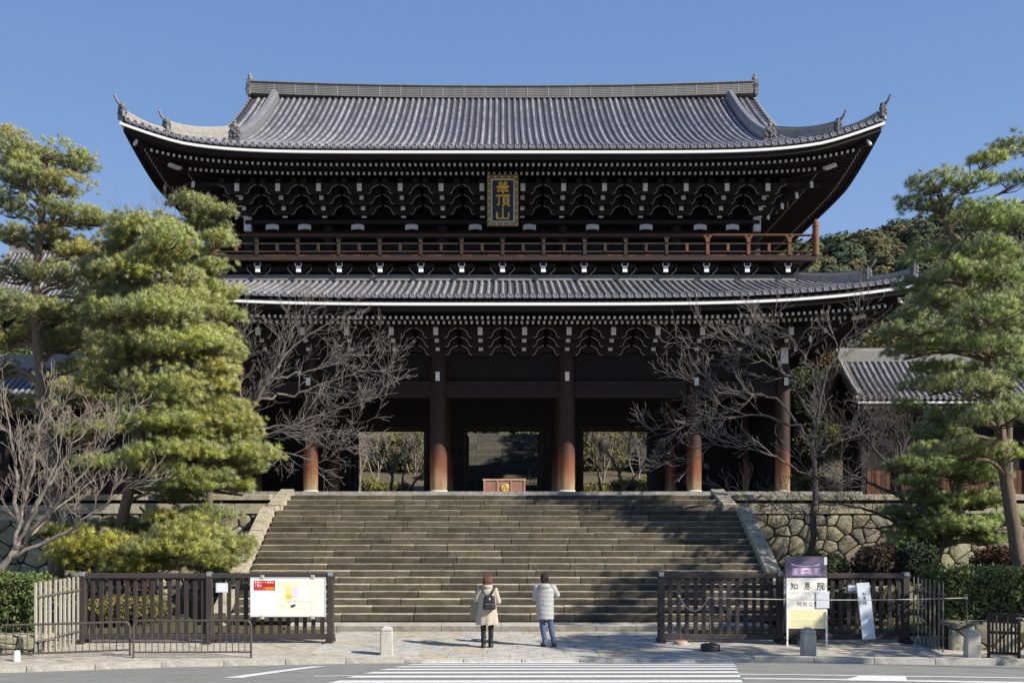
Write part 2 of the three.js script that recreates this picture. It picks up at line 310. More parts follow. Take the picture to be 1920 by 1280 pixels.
// ------------------------------------------------------------------ rubble retaining walls
M.rock = [[.36, .33, .26], [.46, .43, .34], [.27, .25, .21], [.38, .365, .32], [.35, .34, .24], [.19, .185, .17], [.31, .275, .23]].map(([r, g, b]) => std({ color: rgb(r, g, b), map: T.moss, bumpMap: T.bump, bumpScale: .02, roughness: .95 }));
M.jointDark ??= std({ color: rgb(.045, .038, .028), map: T.moss, roughness: 1 });
function rubble(x0, x1, y0, y1, cell) {                  // rounded cells of a jittered grid: [[polygon], ...]
  const wt = new Map(), W_ = (s) => { if (!wt.has(s)) wt.set(s, Math.pow(rnd(), 1.5) * .34 * cell * cell); return wt.get(s); };
  const nx = Math.round((x1 - x0) / cell), ny = Math.max(2, Math.round((y1 - y0) / (cell * .72))), S = [];
  for (let j = -1; j <= ny; j++) for (let i = -1; i <= nx; i++) S.push([x0 + (i + .5 + (j % 2 ? .25 : -.2) + rr(-.42, .42)) * (x1 - x0) / nx, y0 + (j + .5 + rr(-.36, .36)) * (y1 - y0) / ny]);
  const out = [];
  for (const s of S) {
    let poly = [[x0, y0], [x1, y0], [x1, y1], [x0, y1]];
    for (const q of S) {
      if (q === s) continue; const dx = q[0] - s[0], dy = q[1] - s[1]; if (dx * dx + dy * dy > cell * cell * 9) continue;
      const mx = (q[0] + s[0]) / 2, my = (q[1] + s[1]) / 2, w = (W_(s) - W_(q)) / 2, f = (p) => (p[0] - mx) * dx + (p[1] - my) * dy - w, np = [];
      for (let k = 0; k < poly.length; k++) { const a = poly[k], b = poly[(k + 1) % poly.length], fa = f(a), fb = f(b); if (fa <= 0) np.push(a); if (fa * fb < 0) { const t = fa / (fa - fb); np.push([lerp(a[0], b[0], t), lerp(a[1], b[1], t)]); } }
      poly = np; if (poly.length < 3) break;
    }
    if (poly.length < 3) continue;
    let A = 0; poly.forEach((a, k) => { const b = poly[(k + 1) % poly.length]; A += a[0] * b[1] - b[0] * a[1]; }); if (Math.abs(A) / 2 < cell * cell * .06) continue;
    out.push(poly);
  }
  return out;
}
function boulder(poly, gap, dp) {                         // a stone with a bulging, slightly faceted face
  const cx = poly.reduce((a, p) => a + p[0], 0) / poly.length, cy = poly.reduce((a, p) => a + p[1], 0) / poly.length, ring = [];
  poly.forEach((a, k) => { const b = poly[(k + 1) % poly.length], L = Math.hypot(b[0] - a[0], b[1] - a[1]); if (L < .02) return; const n = L > .5 ? 3 : 2; for (let q = 0; q < n; q++) { const t = n > 1 ? lerp(.09, .91, q / (n - 1)) : .5; ring.push([lerp(a[0], b[0], t), lerp(a[1], b[1], t)]); } });
  const P = [cx, cy, dp * rr(.85, 1.1)], I = [], n = ring.length, R = [[1, -.25, gap], [1, .35, gap], [.94, .84, gap], [.64, 1, 0]];
  R.forEach(([k, z, g]) => ring.forEach(([x, y]) => { const dx = x - cx, dy = y - cy, L = Math.hypot(dx, dy), s = Math.max(.1, (L - g) / L) * k * (1 + .07 * fbm(x * 3, y * 3, k, 2)); P.push(cx + dx * s, cy + dy * s, dp * (z + .22 * fbm(x * 2.3, y * 2.3, 4 + k, 2))); }));
  for (let r = 0; r < 3; r++) for (let k = 0; k < n; k++) { const a = 1 + r * n + k, b = 1 + r * n + (k + 1) % n; I.push(a, b, a + n, b, b + n, a + n); }
  for (let k = 0; k < n; k++) I.push(1 + 3 * n + k, 1 + 3 * n + (k + 1) % n, 0);
  let g = new THREE.BufferGeometry(); g.setAttribute('position', new THREE.Float32BufferAttribute(P, 3)); g.setIndex(I); g = toCreasedNormals(g, .65); return metric(g);
}
function retaining(label, x0, x1, drop, sd) {
  reseed(sd); const w = thing('stone_retaining_wall', label, 'retaining wall', [0, 0, 0]);
  const D = 30.55, top = 3.05;
  add('wall_core', box(x1 - x0, top + .6, .5, (x0 + x1) / 2, top / 2 + .1, -D - .32), M.jointDark, w);
  for (const poly of rubble(x0, x1, 0, top, .6)) { const s = add('stone', boulder(poly, .016, .17), pick(M.rock), w); s.position.set(0, 0, -D); }
  // one dressed course and the overhanging coping
  const sgn = x0 < 0 ? -1 : 1, inner = sgn < 0 ? x1 : x0;
  for (let a = 0; a < Math.abs(x1 - x0) - .3;) {
    const L = rr(1.1, 1.9), e = Math.min(L, Math.abs(x1 - x0) - a), x = inner + sgn * (a + e / 2), y = a > drop ? -.36 : 0;
    add('dressed_stone', cbox(e - .02, .36, .5, x, top + .2 + y * .6, -D - .06, .015), pick([M.granite2, M.cheek, M.granite2]), w);
    a += L;
  }
  for (let a = 0; a < Math.abs(x1 - x0) - .3;) {
    const L = rr(1.6, 2.8), e = Math.min(L, Math.abs(x1 - x0) - a), x = inner + sgn * (a + e / 2), y = a > drop ? -.36 : 0;
    add('coping_stone', cbox(e - .016, .2, .7, x, top + .57 + y, -D - .07, .02), pick([M.cheek, M.granite2]), w);
    a += L;
  }
}
M.granite2 = std({ color: rgb(.44, .405, .325), map: T.moss, bumpMap: T.bump, bumpScale: .005, roughness: .92 });
retaining('rubble stone retaining wall on the pine tree and map board side of the steps', -26, -7.75, 6.2, 91);
retaining('rounded boulder retaining wall behind the tall white notice board', 7.85, 26, 99, 55);
// ------------------------------------------------------------------ the great gate
const gate = thing('temple_gate', 'huge dark timber temple gate with two grey tiled roofs atop the stone steps', 'temple gate');
const FLOOR = 3.9, MID = 49;
const UP = { W: 16.7, d0: 39.6, h: 19.14, a: .45, b: .0257, L: 1.27, p: 6.5, gx: 13.5, top: 9.4, sh: 18.72, sl: .22 };
const LO = { W: 17.65, d0: 38.66, h: 12.39, a: .38, b: .0115, L: .8, p: 4, gx: 99, top: 4.1, sh: 11.87, sl: .12 };
for (const R of [UP, LO]) {
  R.D = MID - R.d0;
  const dec = (s) => Math.pow(clamp(1 - Math.max(0, s) / 5), 1.5);
  R.lift = (x, d) => { const ax = Math.abs(x), ad = Math.abs(d - MID); return R.L * Math.max(Math.pow(Math.min(1, ax / R.W), R.p) * dec(R.D - ad), Math.pow(Math.min(1, ad / R.D), R.p * .7) * dec(R.W - ax)); };
  R.s = (x, d) => { const f = R.D - Math.abs(d - MID), g = R.W - Math.abs(x); return Math.abs(x) <= (R === UP ? R.gx : -1) ? f : Math.min(f, g); };
  R.y = (x, d) => { const s = R.s(x, d); return R.h + R.a * s + R.b * s * Math.max(0, s) + R.lift(x, d); };
  R.P = (x, d, o = 0) => V(x, R.y(x, d) + o, -d);
  R.sof = (x, d) => R.sh + R.sl * Math.min(R.D - Math.abs(d - MID), R.W - Math.abs(x)) + R.lift(x, d);
}
const gWood = M.wood;
// one sheet per slope, then the rounded tile rows on the front slope one by one
function slopes(R, inner) {
  const front = (sgn) => sheet(64, 16, (u, v) => { const s = v * R.top, lim = R === UP ? Math.max(R.W - s, R.gx) : R.W - s, x = (u * 2 - 1) * lim, d = sgn > 0 ? R.d0 + s : 2 * MID - R.d0 - s; return { x, y: R.y(clamp(x, -R.W, R.W), d) , z: -d, u: x, v: s }; });
  const sTop = R === UP ? R.W - R.gx : R.top;
  const side = (sgn) => sheet(40, 10, (u, v) => { const s = v * sTop, d = MID + (u * 2 - 1) * (R.D - s), x = sgn * (R.W - s); return { x, y: R.h + R.a * s + R.b * s * s + R.lift(x, d), z: -d, u: d, v: s }; });
  for (const k of [1, -1]) { add('roof_slope', front(k), M.pan, gate); add('roof_slope', side(k), M.pan, gate); }
}
M.pan.side = THREE.DoubleSide;
const halfRound = (r, n = 6) => Array.from({ length: n + 1 }, (_, k) => [Math.cos(k / n * Math.PI) * r, Math.sin(k / n * Math.PI) * r]);
// each tile of a row tapers and overlaps the next below it, with its own weathering
function rowOf(f, L, r, n = 6) {
  const P = [], N = [], U = [], C = [], I = [], m = Math.max(1, Math.round(L / .36)), prof = Array.from({ length: n + 1 }, (_, k) => k / n * Math.PI);
  for (let q = 0; q < m; q++) {
    const g = rr(.72, 1.2), w = rr(-.04, .05);
    for (const [e, k] of [[0, 1.06], [1, .93]]) {
      const p = f((q + e) / m), p2 = f(Math.min(1, (q + e) / m + .01)), p1 = f(Math.max(0, (q + e) / m - .01)), t = p2.clone().sub(p1).normalize(), sx = V(-t.z, 0, t.x).normalize(), up = sx.clone().cross(t).normalize(); if (up.y < 0) up.negate();
      prof.forEach((a) => { const c = Math.cos(a), s = Math.sin(a); P.push(p.x + (sx.x * c + up.x * s) * r * k, p.y + (sx.y * c + up.y * s) * r * k, p.z + (sx.z * c + up.z * s) * r * k); N.push(sx.x * c + up.x * s, sx.y * c + up.y * s, sx.z * c + up.z * s); U.push(a * r, (q + e) * .36); C.push(g + w, g, g - w * .7); });
    }
    const o = q * 2 * (n + 1); for (let k = 0; k < n; k++) I.push(o + k, o + k + n + 1, o + k + 1, o + k + 1, o + k + n + 1, o + k + n + 2);
    if (q < m - 1) { const b = o + n + 1; for (let k = 0; k < n; k++) I.push(b + k, b + k + n + 1, b + k + 1, b + k + 1, b + k + n + 1, b + k + n + 2); }
  }
  const g = new THREE.BufferGeometry(); for (const [k, a, z] of [['position', P, 3], ['normal', N, 3], ['uv', U, 2], ['color', C, 3]]) g.setAttribute(k, new THREE.Float32BufferAttribute(a, z)); g.setIndex(I); return g;
}
const tileRow = (R, x, r, s1) => rowOf((t) => { const s = lerp(-.07, s1, t), d = R.d0 + s; return R.P(x, Math.max(d, R.d0), s < 0 ? s * R.a : 0).setZ(-d); }, s1, r);
const discGeo = (() => {  // round eave tile: rim, recessed field, raised boss
  const g = lathe([[0, .03], [.028, .03], [.034, .012], [.07, .012], [.076, .032], [.1, .032], [.105, .02], [.105, -.12]], 14); g.rotateX(Math.PI / 2); return metric(g);
})();
const lipGeo = metric(new THREE.BoxGeometry(.2, .1, .05));
function roofTiles(R) {
  const pitch = .3206, n = Math.floor(R.W / pitch);
  for (let i = -n; i <= n; i++) {
    const x = i * pitch, ax = Math.abs(x), s1 = R === UP && ax <= R.gx ? R.top - .15 : Math.min(R.top, R.W - ax) - .05;
    if (s1 < .15) continue;
    if (ax < R.gx - .05 || ax > R.gx + .05) add('tile_row', tileRow(R, x, .088, s1), pick([M.tile, M.tile, M.tile2, M.tile3]), gate);
    const p = R.P(x, R.d0);
    const disc = add('eave_tile', discGeo, pick([M.tile2, M.tile, M.tile2]), gate); disc.position.set(p.x, p.y + .005, p.z + .07);
    const xm = x + pitch / 2; if (i < n) { const q = R.P(xm, R.d0), l = add('eave_lip_tile', lipGeo, M.tile3, gate); l.position.set(q.x, q.y - .045, q.z + .03); }
  }
  // side slopes: rows of tiles seen only edge-on
  const rows = []; const sTop = R === UP ? R.W - R.gx : R.top;
  for (const sg of [-1, 1]) for (let d = R.d0 + .4; d < 2 * MID - R.d0; d += pitch) {
    const s1 = Math.min(sTop, R.D - Math.abs(d - MID)) - .05; if (s1 < .2) continue;
    const pts = []; for (let k = 0; k <= 6; k++) { const s = lerp(-.07, s1, k / 6), x = sg * (R.W - Math.max(s, 0)); pts.push(V(sg * (R.W - s), R.h + R.a * s + R.b * s * s + R.lift(x, d), -d)); }
    rows.push(sweep(pts, halfRound(.088, 4), false, false));
    rows.push(metric(new THREE.CylinderGeometry(.1, .1, .06, 10).rotateZ(Math.PI / 2)).translate(sg * (R.W + .07), R.h + R.lift(R.W, d), -d));
  }
  stuff(add('side_tile_rows', rows, M.tile, gate));
}
// eaves: white board, dark boards, soffit and two tiers of rafters with white ends
function eaves(R, sIn, flyS0, flyS1, flyOff, baseS0, baseOff, whiteOff) {
  const line = (off, back) => Array.from({ length: 61 }, (_, k) => { const x = (k / 30 - 1) * (R.W - back); return V(x, R.h + R.lift(x, R.d0) + off, -(R.d0 + back)); });
  const lineS = (sg, off, back) => Array.from({ length: 41 }, (_, k) => { const d = MID + (k / 20 - 1) * (R.D - back); return V(sg * (R.W - back), R.h + R.lift(R.W, d) + off, -d); });
  const flat = (w, h) => [[-w, -h], [w, -h], [w, h], [-w, h]];
  add('eave_board', sweep(line(whiteOff, -.01), flat(.05, .054)), M.white, gate);
  add('eave_fascia', sweep(line(whiteOff + .115, .08), flat(.06, .05)), M.woodDark, gate);
  add('eave_beam', sweep(line(whiteOff - .14, .16), flat(.09, .1)), M.woodDark, gate);
  for (const sg of [-1, 1]) { add('eave_board', sweep(lineS(sg, whiteOff, .06), flat(.05, .058)), M.white, gate); add('eave_beam', sweep(lineS(sg, whiteOff - .14, .16), flat(.09, .1)), M.woodDark, gate); }
  // soffit
  const F = (k) => sheet(60, 6, (u, v) => { const s = .1 + v * sIn, x = (u * 2 - 1) * (R.W - s), d = k > 0 ? R.d0 + s : 2 * MID - R.d0 - s; return { x, y: R.sof(x, d), z: -d }; });
  const Sd = (k) => sheet(40, 6, (u, v) => { const s = .1 + v * sIn, d = MID + (u * 2 - 1) * (R.D - s), x = k * (R.W - s); return { x, y: R.sof(x, d), z: -d }; });
  for (const k of [1, -1]) { add('soffit', F(k), M.soffit, gate); add('soffit', Sd(k), M.soffit, gate); }
  const tiers = [[flyS0, flyS1, flyOff, .1, .12, 'flying_rafters'], [baseS0, sIn + .6, baseOff, .105, .13, 'base_rafters']];
  for (const [s0, s1, off, w, h, name] of tiers) {
    const bars = [], ends = [];
    for (let i = -75; i <= 75; i++) {
      const x = (i + .5) * .25, lim = R.W - Math.abs(x); if (lim < s0 + .12) continue;
      const e = Math.min(s1, lim), a = V(x, R.sof(x, R.d0 + s0) - off, -(R.d0 + s0)), b = V(x, R.sof(x, R.d0 + e) - off + (e - s0) * .03, -(R.d0 + e));
      bars.push(bar(a, b, w, h)); ends.push(box(w + .004, h + .004, .02, a.x, a.y, a.z + .012));
    }
    for (const sg of [-1, 1]) for (let d = R.d0 + s0 + .15; d < 2 * MID - R.d0 - s0; d += .25) {
      const lim = R.D - Math.abs(d - MID), e = Math.min(s1, lim); if (e < s0 + .1) continue;
      const xa = sg * (R.W - s0), xb = sg * (R.W - e), a = V(xa, R.sof(xa, d) - off, -d), b = V(xb, R.sof(xb, d) - off + (e - s0) * .03, -d);
      bars.push(bar(a, b, w, h)); ends.push(box(.02, h + .004, w + .004, a.x + sg * .012, a.y, a.z));
    }
    stuff(add(name, bars, gWood, gate)); stuff(add(name === 'flying_rafters' ? 'flying_rafter_ends' : 'base_rafter_ends', ends, M.white, gate));
  }
  // the long beam that parts the two tiers
  const kio = Array.from({ length: 61 }, (_, k) => { const x = (k / 30 - 1) * (R.W - baseS0 - .12), d = R.d0 + baseS0 + .12; return V(x, R.sof(x, d) - baseOff + .14, -d); });
  add('rafter_beam', sweep(kio, flat(.08, .07)), M.woodDark, gate);
  // corner beams with white caps
  for (const sg of [-1, 1]) {
    const g = (s, o) => V(sg * (R.W - s), R.sof(R.W - s, R.d0 + s) - o, -(R.d0 + s));
    const cb = add('corner_beam', bar(g(5, .3), g(.5, .22), .22, .2), gWood, gate);
    add('corner_beam_cap', bar(g(.5, .22), g(.44, .215), .24, .22), M.white, cb);
    const c2 = add('corner_beam', bar(g(5.2, .75), g(1.9, .5), .2, .2), gWood, gate);
    add('corner_beam_cap', bar(g(1.95, .5), g(1.55, .48), .22, .12), M.white, c2);
  }
}
M.soffit = std({ color: rgb(.026, .012, .010), map: T.wood, side: THREE.DoubleSide, roughness: .85 });
slopes(UP); slopes(LO); roofTiles(UP); roofTiles(LO);
eaves(UP, 4.5, .75, 2.8, .24, 2.1, .42, -.245);
eaves(LO, 4.6, .7, 2.6, .33, 2.0, .42, -.35);

M.hip = std({ color: rgb(.36, .335, .295), map: T.tile, bumpMap: T.course, bumpScale: .02, roughness: .7 });
// ---- ridges and their end tiles
const hump = (w, h) => [[-w, -.12], [w, -.12], [w, h * .72], [w * .62, h * .78], [w * .5, h], [-w * .5, h], [-w * .62, h * .78], [-w, h * .72]];
function oniTile(name, pos, yaw, k = 1, horned = true) {  // moulded ridge-end tile, at the hips with a horn tube rising over it
  const g = new THREE.Group(); g.name = name; g.position.copy(pos); g.rotation.y = yaw; g.scale.setScalar(k); gate.add(g);
  add('face_plate', extrude([[-.34, -.25], [-.28, .08], [-.32, .26], [-.22, .38], [-.2, .52], [-.07, .5], [0, .6], [.07, .5], [.2, .52], [.22, .38], [.32, .26], [.28, .08], [.34, -.25], [.16, -.2], [0, -.12], [-.16, -.2]], .16, .03), M.ridgeDark, g);
  const lump = (r, x, y, z) => metric(new THREE.SphereGeometry(r, 10, 7)).translate(x, y, z);
  add('mask_relief', [lump(.12, 0, .22, .1), lump(.075, -.14, .34, .1), lump(.075, .14, .34, .1), lump(.09, -.2, .05, .09), lump(.09, .2, .05, .09), lump(.08, 0, .02, .12), lump(.06, -.12, .48, .06), lump(.06, .12, .48, .06)], M.ridgeDark, g);
  if (horned) {
    const horn = [V(0, .3, -.12), V(0, .5, .1), V(0, .7, .3), V(0, .95, .42)];
    add('horn_tile', tube(curve(horn, 10), Array.from({ length: 11 }, (_, i) => lerp(.1, .062, i / 10)), 8), M.ridge, g);
    const e = add('horn_disc', discGeo, M.tile2, g); e.scale.set(.7, .7, .5); e.position.set(0, .95, .43); e.rotation.x = -1.0;
  } else add('crest_lump', [lump(.13, 0, .66, -.02), lump(.09, 0, .82, .02)], M.ridge, g);
  return g;
}
{
  const yTop = UP.h + UP.a * 9.4 + UP.b * 88.4, rx = 13.55, sag = (x) => .26 * Math.pow(Math.abs(x) / rx, 2.2);
  const layers = [];
  for (let k = 0; k < 14; k++) {
    const w = k === 13 ? .38 : (k % 2 ? .3 : .318), y0 = yTop - .14 + k * .046;
    layers.push(sweep(Array.from({ length: 29 }, (_, i) => { const x = (i / 14 - 1) * rx; return V(x, y0 + sag(x), -MID); }), [[-w, 0], [w, 0], [w, .0435], [-w, .0435]]));
  }
  const ridge = add('main_ridge', layers, M.ridge, gate);
  add('ridge_cap', sweep(Array.from({ length: 29 }, (_, i) => { const x = (i / 14 - 1) * (rx + .1); return V(x, yTop + .5 + sag(x), -MID); }), halfRound(.13), false, false), M.ridge, ridge);
  for (let i = -11; i <= 11; i++) { const x = i * 1.135 + .2; add('ridge_strap', box(.022, .56, .662, x, yTop + .2 + sag(x), -MID), M.white2 ??= std({ color: rgb(.46, .45, .43), roughness: .6 }), ridge); }
  for (const sg of [-1, 1]) {
    oniTile('ridge_end_tile', V(sg * (rx + .1), yTop + .3, -MID), sg * Math.PI / 2, 1.1, false);
    // descending ridge on the front slope
    const pts = []; for (let k = 0; k <= 16; k++) pts.push(UP.P(sg * 12.2, UP.d0 + lerp(1.85, 9.15, k / 16)));
    add('descending_ridge', sweep(pts, hump(.21, .5)), M.tile, gate);
    oniTile('ridge_end_tile', UP.P(sg * 12.2, UP.d0 + 1.7, .2), 0, .85, false);
    // verge tiles along the gable edge, gable wall and bargeboard
    for (let k = 0; k < 18; k++) { const s = 3.5 + k * .33, v = add('verge_tile', discGeo, M.tile2, gate); v.position.copy(UP.P(sg * 13.5, UP.d0 + s, .03)).add(V(sg * .12, 0, 0)); v.rotation.y = sg * Math.PI / 2; }
    const prof = []; for (let k = 0; k <= 12; k++) { const s = lerp(3.2, 9.4, k / 12); prof.push([UP.d0 + s, UP.h + UP.a * s + UP.b * s * s]); }
    const outl = [...prof, ...prof.slice(0, -1).reverse().map(([d, y]) => [2 * MID - d, y])];
    const gw = extrude(outl.map(([d, y]) => [-d, y - .1]), .2); gw.rotateY(0); gw.applyMatrix4(new THREE.Matrix4().makeBasis(V(0, 0, 1), V(0, 1, 0), V(-1, 0, 0))).translate(sg * 12.95, 0, 0);
    add('gable_wall', metric(gw), M.woodDark, gate);
    add('bargeboard', sweep(outl.map(([d, y]) => V(sg * 13.42, y - .32, -d)), [[-.05, -.25], [.05, -.25], [.05, .2], [-.05, .2]]), M.wood, gate);
  }
  for (const R of [UP, LO]) for (const sg of [-1, 1]) {
    const hp = (s, o) => R.P(sg * (R.W - s), R.d0 + s, o);
    const seg = (a, b, lift) => Array.from({ length: 13 }, (_, k) => { const t = k / 12, s = lerp(a, b, t); return hp(s, lift * t * t); });
    const s1 = R === UP ? 3.7 : 3.9;
    add('hip_ridge', sweep(seg(s1, 1.55, .22), hump(.19, .42)), M.hip, gate);
    add('hip_ridge', sweep(seg(1.7, .12, .12), hump(.16, .3)), M.hip, gate);
    oniTile('ridge_end_tile', hp(1.45, .3), sg * Math.PI / 4, .74);
    oniTile('ridge_end_tile', hp(.04, .22), sg * Math.PI / 4, .74);
    const e = add('eave_tile', discGeo, M.tile2, gate); e.position.copy(hp(-.02, .02)); e.rotation.y = sg * Math.PI / 4;
  }
}

// ---- timber body
const X0 = [-13.3, -9.1, -3.035, 3.035, 9.1, 13.3];
function column(x, d, r, h0, h1) {
  const g = lathe([[r * .96, 0], [r, .3], [r, (h1 - h0) * .3], [r, (h1 - h0) * .6], [r * .97, (h1 - h0) * .9], [r * .82, h1 - h0]].flatMap((p, i, a) => i < a.length - 1 ? Array.from({ length: 6 }, (_, k) => [lerp(p[0], a[i + 1][0], k / 6), lerp(p[1], a[i + 1][1], k / 6)]) : [p]), 28);
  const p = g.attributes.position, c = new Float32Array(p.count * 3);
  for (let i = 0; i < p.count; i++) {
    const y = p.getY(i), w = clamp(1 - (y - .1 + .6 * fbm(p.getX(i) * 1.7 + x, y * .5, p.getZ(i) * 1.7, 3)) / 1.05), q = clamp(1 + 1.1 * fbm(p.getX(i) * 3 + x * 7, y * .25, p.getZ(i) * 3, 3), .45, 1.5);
    const wet = smooth(w), m = smooth((y - 1.05) / 1.3), a = [lerp(.215, .042, m), lerp(.066, .016, m), lerp(.019, .0095, m)], b = [.40, .26, .135];  // shade under the eaves put into the upper colour; tan foot is weathering
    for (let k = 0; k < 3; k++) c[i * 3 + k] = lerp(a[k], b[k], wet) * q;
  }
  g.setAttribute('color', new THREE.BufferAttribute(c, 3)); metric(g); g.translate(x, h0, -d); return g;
}
const baseStone = (r) => metric(lathe([[0, .34], [r * 1.02, .34], [r * 1.1, .28], [r * 1.2, .14], [r * 1.3, .02], [r * 1.34, -.06], [r * 1.34, -.1]], 24));
M.granite = std({ color: rgb(.42, .40, .36), map: T.stone, roughness: .85 });
for (const d of [43, 49, 55]) for (const x of X0) {
  const r = Math.abs(x) < 4 ? .41 : .34;
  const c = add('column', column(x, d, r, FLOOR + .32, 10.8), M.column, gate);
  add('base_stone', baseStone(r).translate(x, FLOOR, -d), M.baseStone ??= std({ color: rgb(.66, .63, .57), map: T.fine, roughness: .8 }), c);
}
add('gate_floor', box(27.6, .3, 13.4, 0, FLOOR - .15, -MID), M.granite, gate);
// head beams, upper plate beams, infill boards
for (const d of [43, 55]) for (let i = 0; i < 5; i++) {
  const a = X0[i], b = X0[i + 1], w = b - a - .7, m = (a + b) / 2;
  add('head_beam', cbox(w, .62, .34, m, 8.95, -d, .03), gWood, gate);
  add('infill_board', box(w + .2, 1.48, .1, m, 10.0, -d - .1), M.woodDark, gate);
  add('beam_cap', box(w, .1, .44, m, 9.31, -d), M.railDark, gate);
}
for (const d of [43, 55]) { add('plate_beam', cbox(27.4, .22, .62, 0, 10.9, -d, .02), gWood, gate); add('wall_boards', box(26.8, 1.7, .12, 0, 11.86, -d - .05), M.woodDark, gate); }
for (const sg of [-1, 1]) {
  add('plate_beam', box(.6, .22, 11.4, sg * 13.3, 10.9, -MID), gWood, gate); add('wall_boards', box(.12, 1.7, 12, sg * 13.3, 11.86, -MID), M.woodDark, gate);
  for (const z of [46, 52]) { add('head_beam', box(.34, .62, 5.3, sg * 13.3, 8.95, -z), gWood, gate); add('infill_board', box(.1, 1.48, 5.4, sg * 13.3, 10, -z), M.woodDark, gate); }
  for (const z of [46, 52]) add('side_wall', box(.14, 4.7, 5.3, sg * 13.3, 6.26, -z), M.woodDark, gate);
}
add('ceiling', box(26.9, .12, 12, 0, 11.3, -MID), M.woodDark, gate);
// door plane with its three openings
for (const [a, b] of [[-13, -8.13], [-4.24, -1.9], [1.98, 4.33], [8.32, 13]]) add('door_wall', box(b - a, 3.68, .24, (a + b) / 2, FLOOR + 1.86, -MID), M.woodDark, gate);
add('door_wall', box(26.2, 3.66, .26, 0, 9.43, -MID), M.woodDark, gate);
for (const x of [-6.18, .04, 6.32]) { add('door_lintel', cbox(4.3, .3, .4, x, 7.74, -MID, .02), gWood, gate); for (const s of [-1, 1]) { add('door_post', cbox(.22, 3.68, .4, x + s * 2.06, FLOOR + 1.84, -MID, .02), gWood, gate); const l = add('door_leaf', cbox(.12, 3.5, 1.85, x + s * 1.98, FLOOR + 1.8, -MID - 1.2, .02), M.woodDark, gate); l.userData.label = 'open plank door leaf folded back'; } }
// white-capped beam noses on the front columns
for (const x of X0) {
  const big = Math.abs(x) < 4, y = big ? 9.56 : 9.32, n = add('beam_nose', cbox(.24, .44, .6, x, y, -42.75, .02), gWood, gate);
  add('nose_cap', cbox(.2, big ? .42 : .36, .03, x, y, -42.43, .008), M.white, n);
  add('column_bracket', extrude([[-.62, 0], [.62, 0], [.5, -.12], [.3, -.2], [.22, -.42], [-.22, -.42], [-.3, -.2], [-.5, -.12]], .3).translate(x, 10.8, -42.75), gWood, gate);
}
// ---- bracket sets
const armHalf = (() => {  // lateral arm: flat top, underside curling up to the tips
  const low = [[0, -.3], [.3, -.3], [.37, -.295], [.46, -.265], [.52, -.205], [.55, -.1], [.6, -.01], [.68, .05], [.79, .1], [.885, .145]];
  const outl = [...low, [.9, .16], [.9, .2], [-.9, .2], [-.9, .16], ...low.slice(1).reverse().map(([x, y]) => [-x, y])];
  const arm = extrude(outl, .16);
  const edge = (s) => tube(curve(low.slice(2).map(([x, y]) => V(s * x, y, .078)), 18), .0125, 4);
  return { arm, edge: [edge(-1), edge(1)] };
})();
const masu = (w) => { const h = w * .8; return extrude([[-w / 2, h / 2], [w / 2, h / 2], [w / 2, -h * .05], [w * .34, -h / 2], [-w * .34, -h / 2], [-w / 2, -h * .05]], w, .005); };
const masuGeo = masu(.26), capA = cbox(.22, .36, .03, 0, 0, 0, .01), capB = cbox(.2, .2, .03, 0, 0, 0, .01), capD = cbox(.23, .26, .03, 0, 0, 0, .01);
const noseGeo = cbox(.19, .2, 1.0, 0, 0, 0, .015), tailGeo = cbox(.2, .3, 1.9, 0, 0, 0, .015);
M.edge = std({ color: rgb(.56, .54, .52), roughness: .85 });
function bracketSet(x, dWall, tiers, scale = 1) {       // tiers: [depth, height, kind]
  const g = new THREE.Group(); g.name = 'bracket_set'; g.position.set(x, 0, 0); gate.add(g);
  tiers.forEach(([d, y, kind], i) => {
    if (kind !== 'D') {
      const arm = add('bracket_arm', armHalf.arm, gWood, g); arm.position.set(0, y + .02, -d - .18); arm.scale.set(scale, scale, 1);
      for (const e of armHalf.edge) { const m = add('painted_edge', e, M.edge, g); m.position.set(0, y + .02, -d - .17); m.scale.set(scale, scale, 1); }
      for (const s of [-1, 0, 1]) { const b = add('bearing_block', masuGeo, gWood, g); b.position.set(s * .72 * scale, y + .32 * scale, -d - .18); }
    }
    const nose = add('bracket_nose', kind === 'A' ? tailGeo : noseGeo, gWood, g); nose.position.set(0, y, -d - (kind === 'A' ? .96 : .51));
    const cap = add('end_plate', kind === 'A' ? capA : kind === 'D' ? capD : capB, M.plate ??= std({ color: rgb(.84, .82, .80), roughness: .8 }), g); cap.position.set(0, y, -d + .004);
  });
  return g;
}
for (let i = 0; i < 14; i++) bracketSet(-12.3 + i * 1.892, 44, [[41.95, 18.23, 'A'], [42.6, 17.98, 'B'], [43.1, 17.65, 'B'], [43.4, 17.42, 'D']], 1);
for (let i = 0; i < 14; i++) bracketSet(-13.15 + i * 2.023, 43, [[41.2, 11.42, 'A'], [41.9, 11.15, 'B'], [42.45, 10.86, 'B']], 1.06);
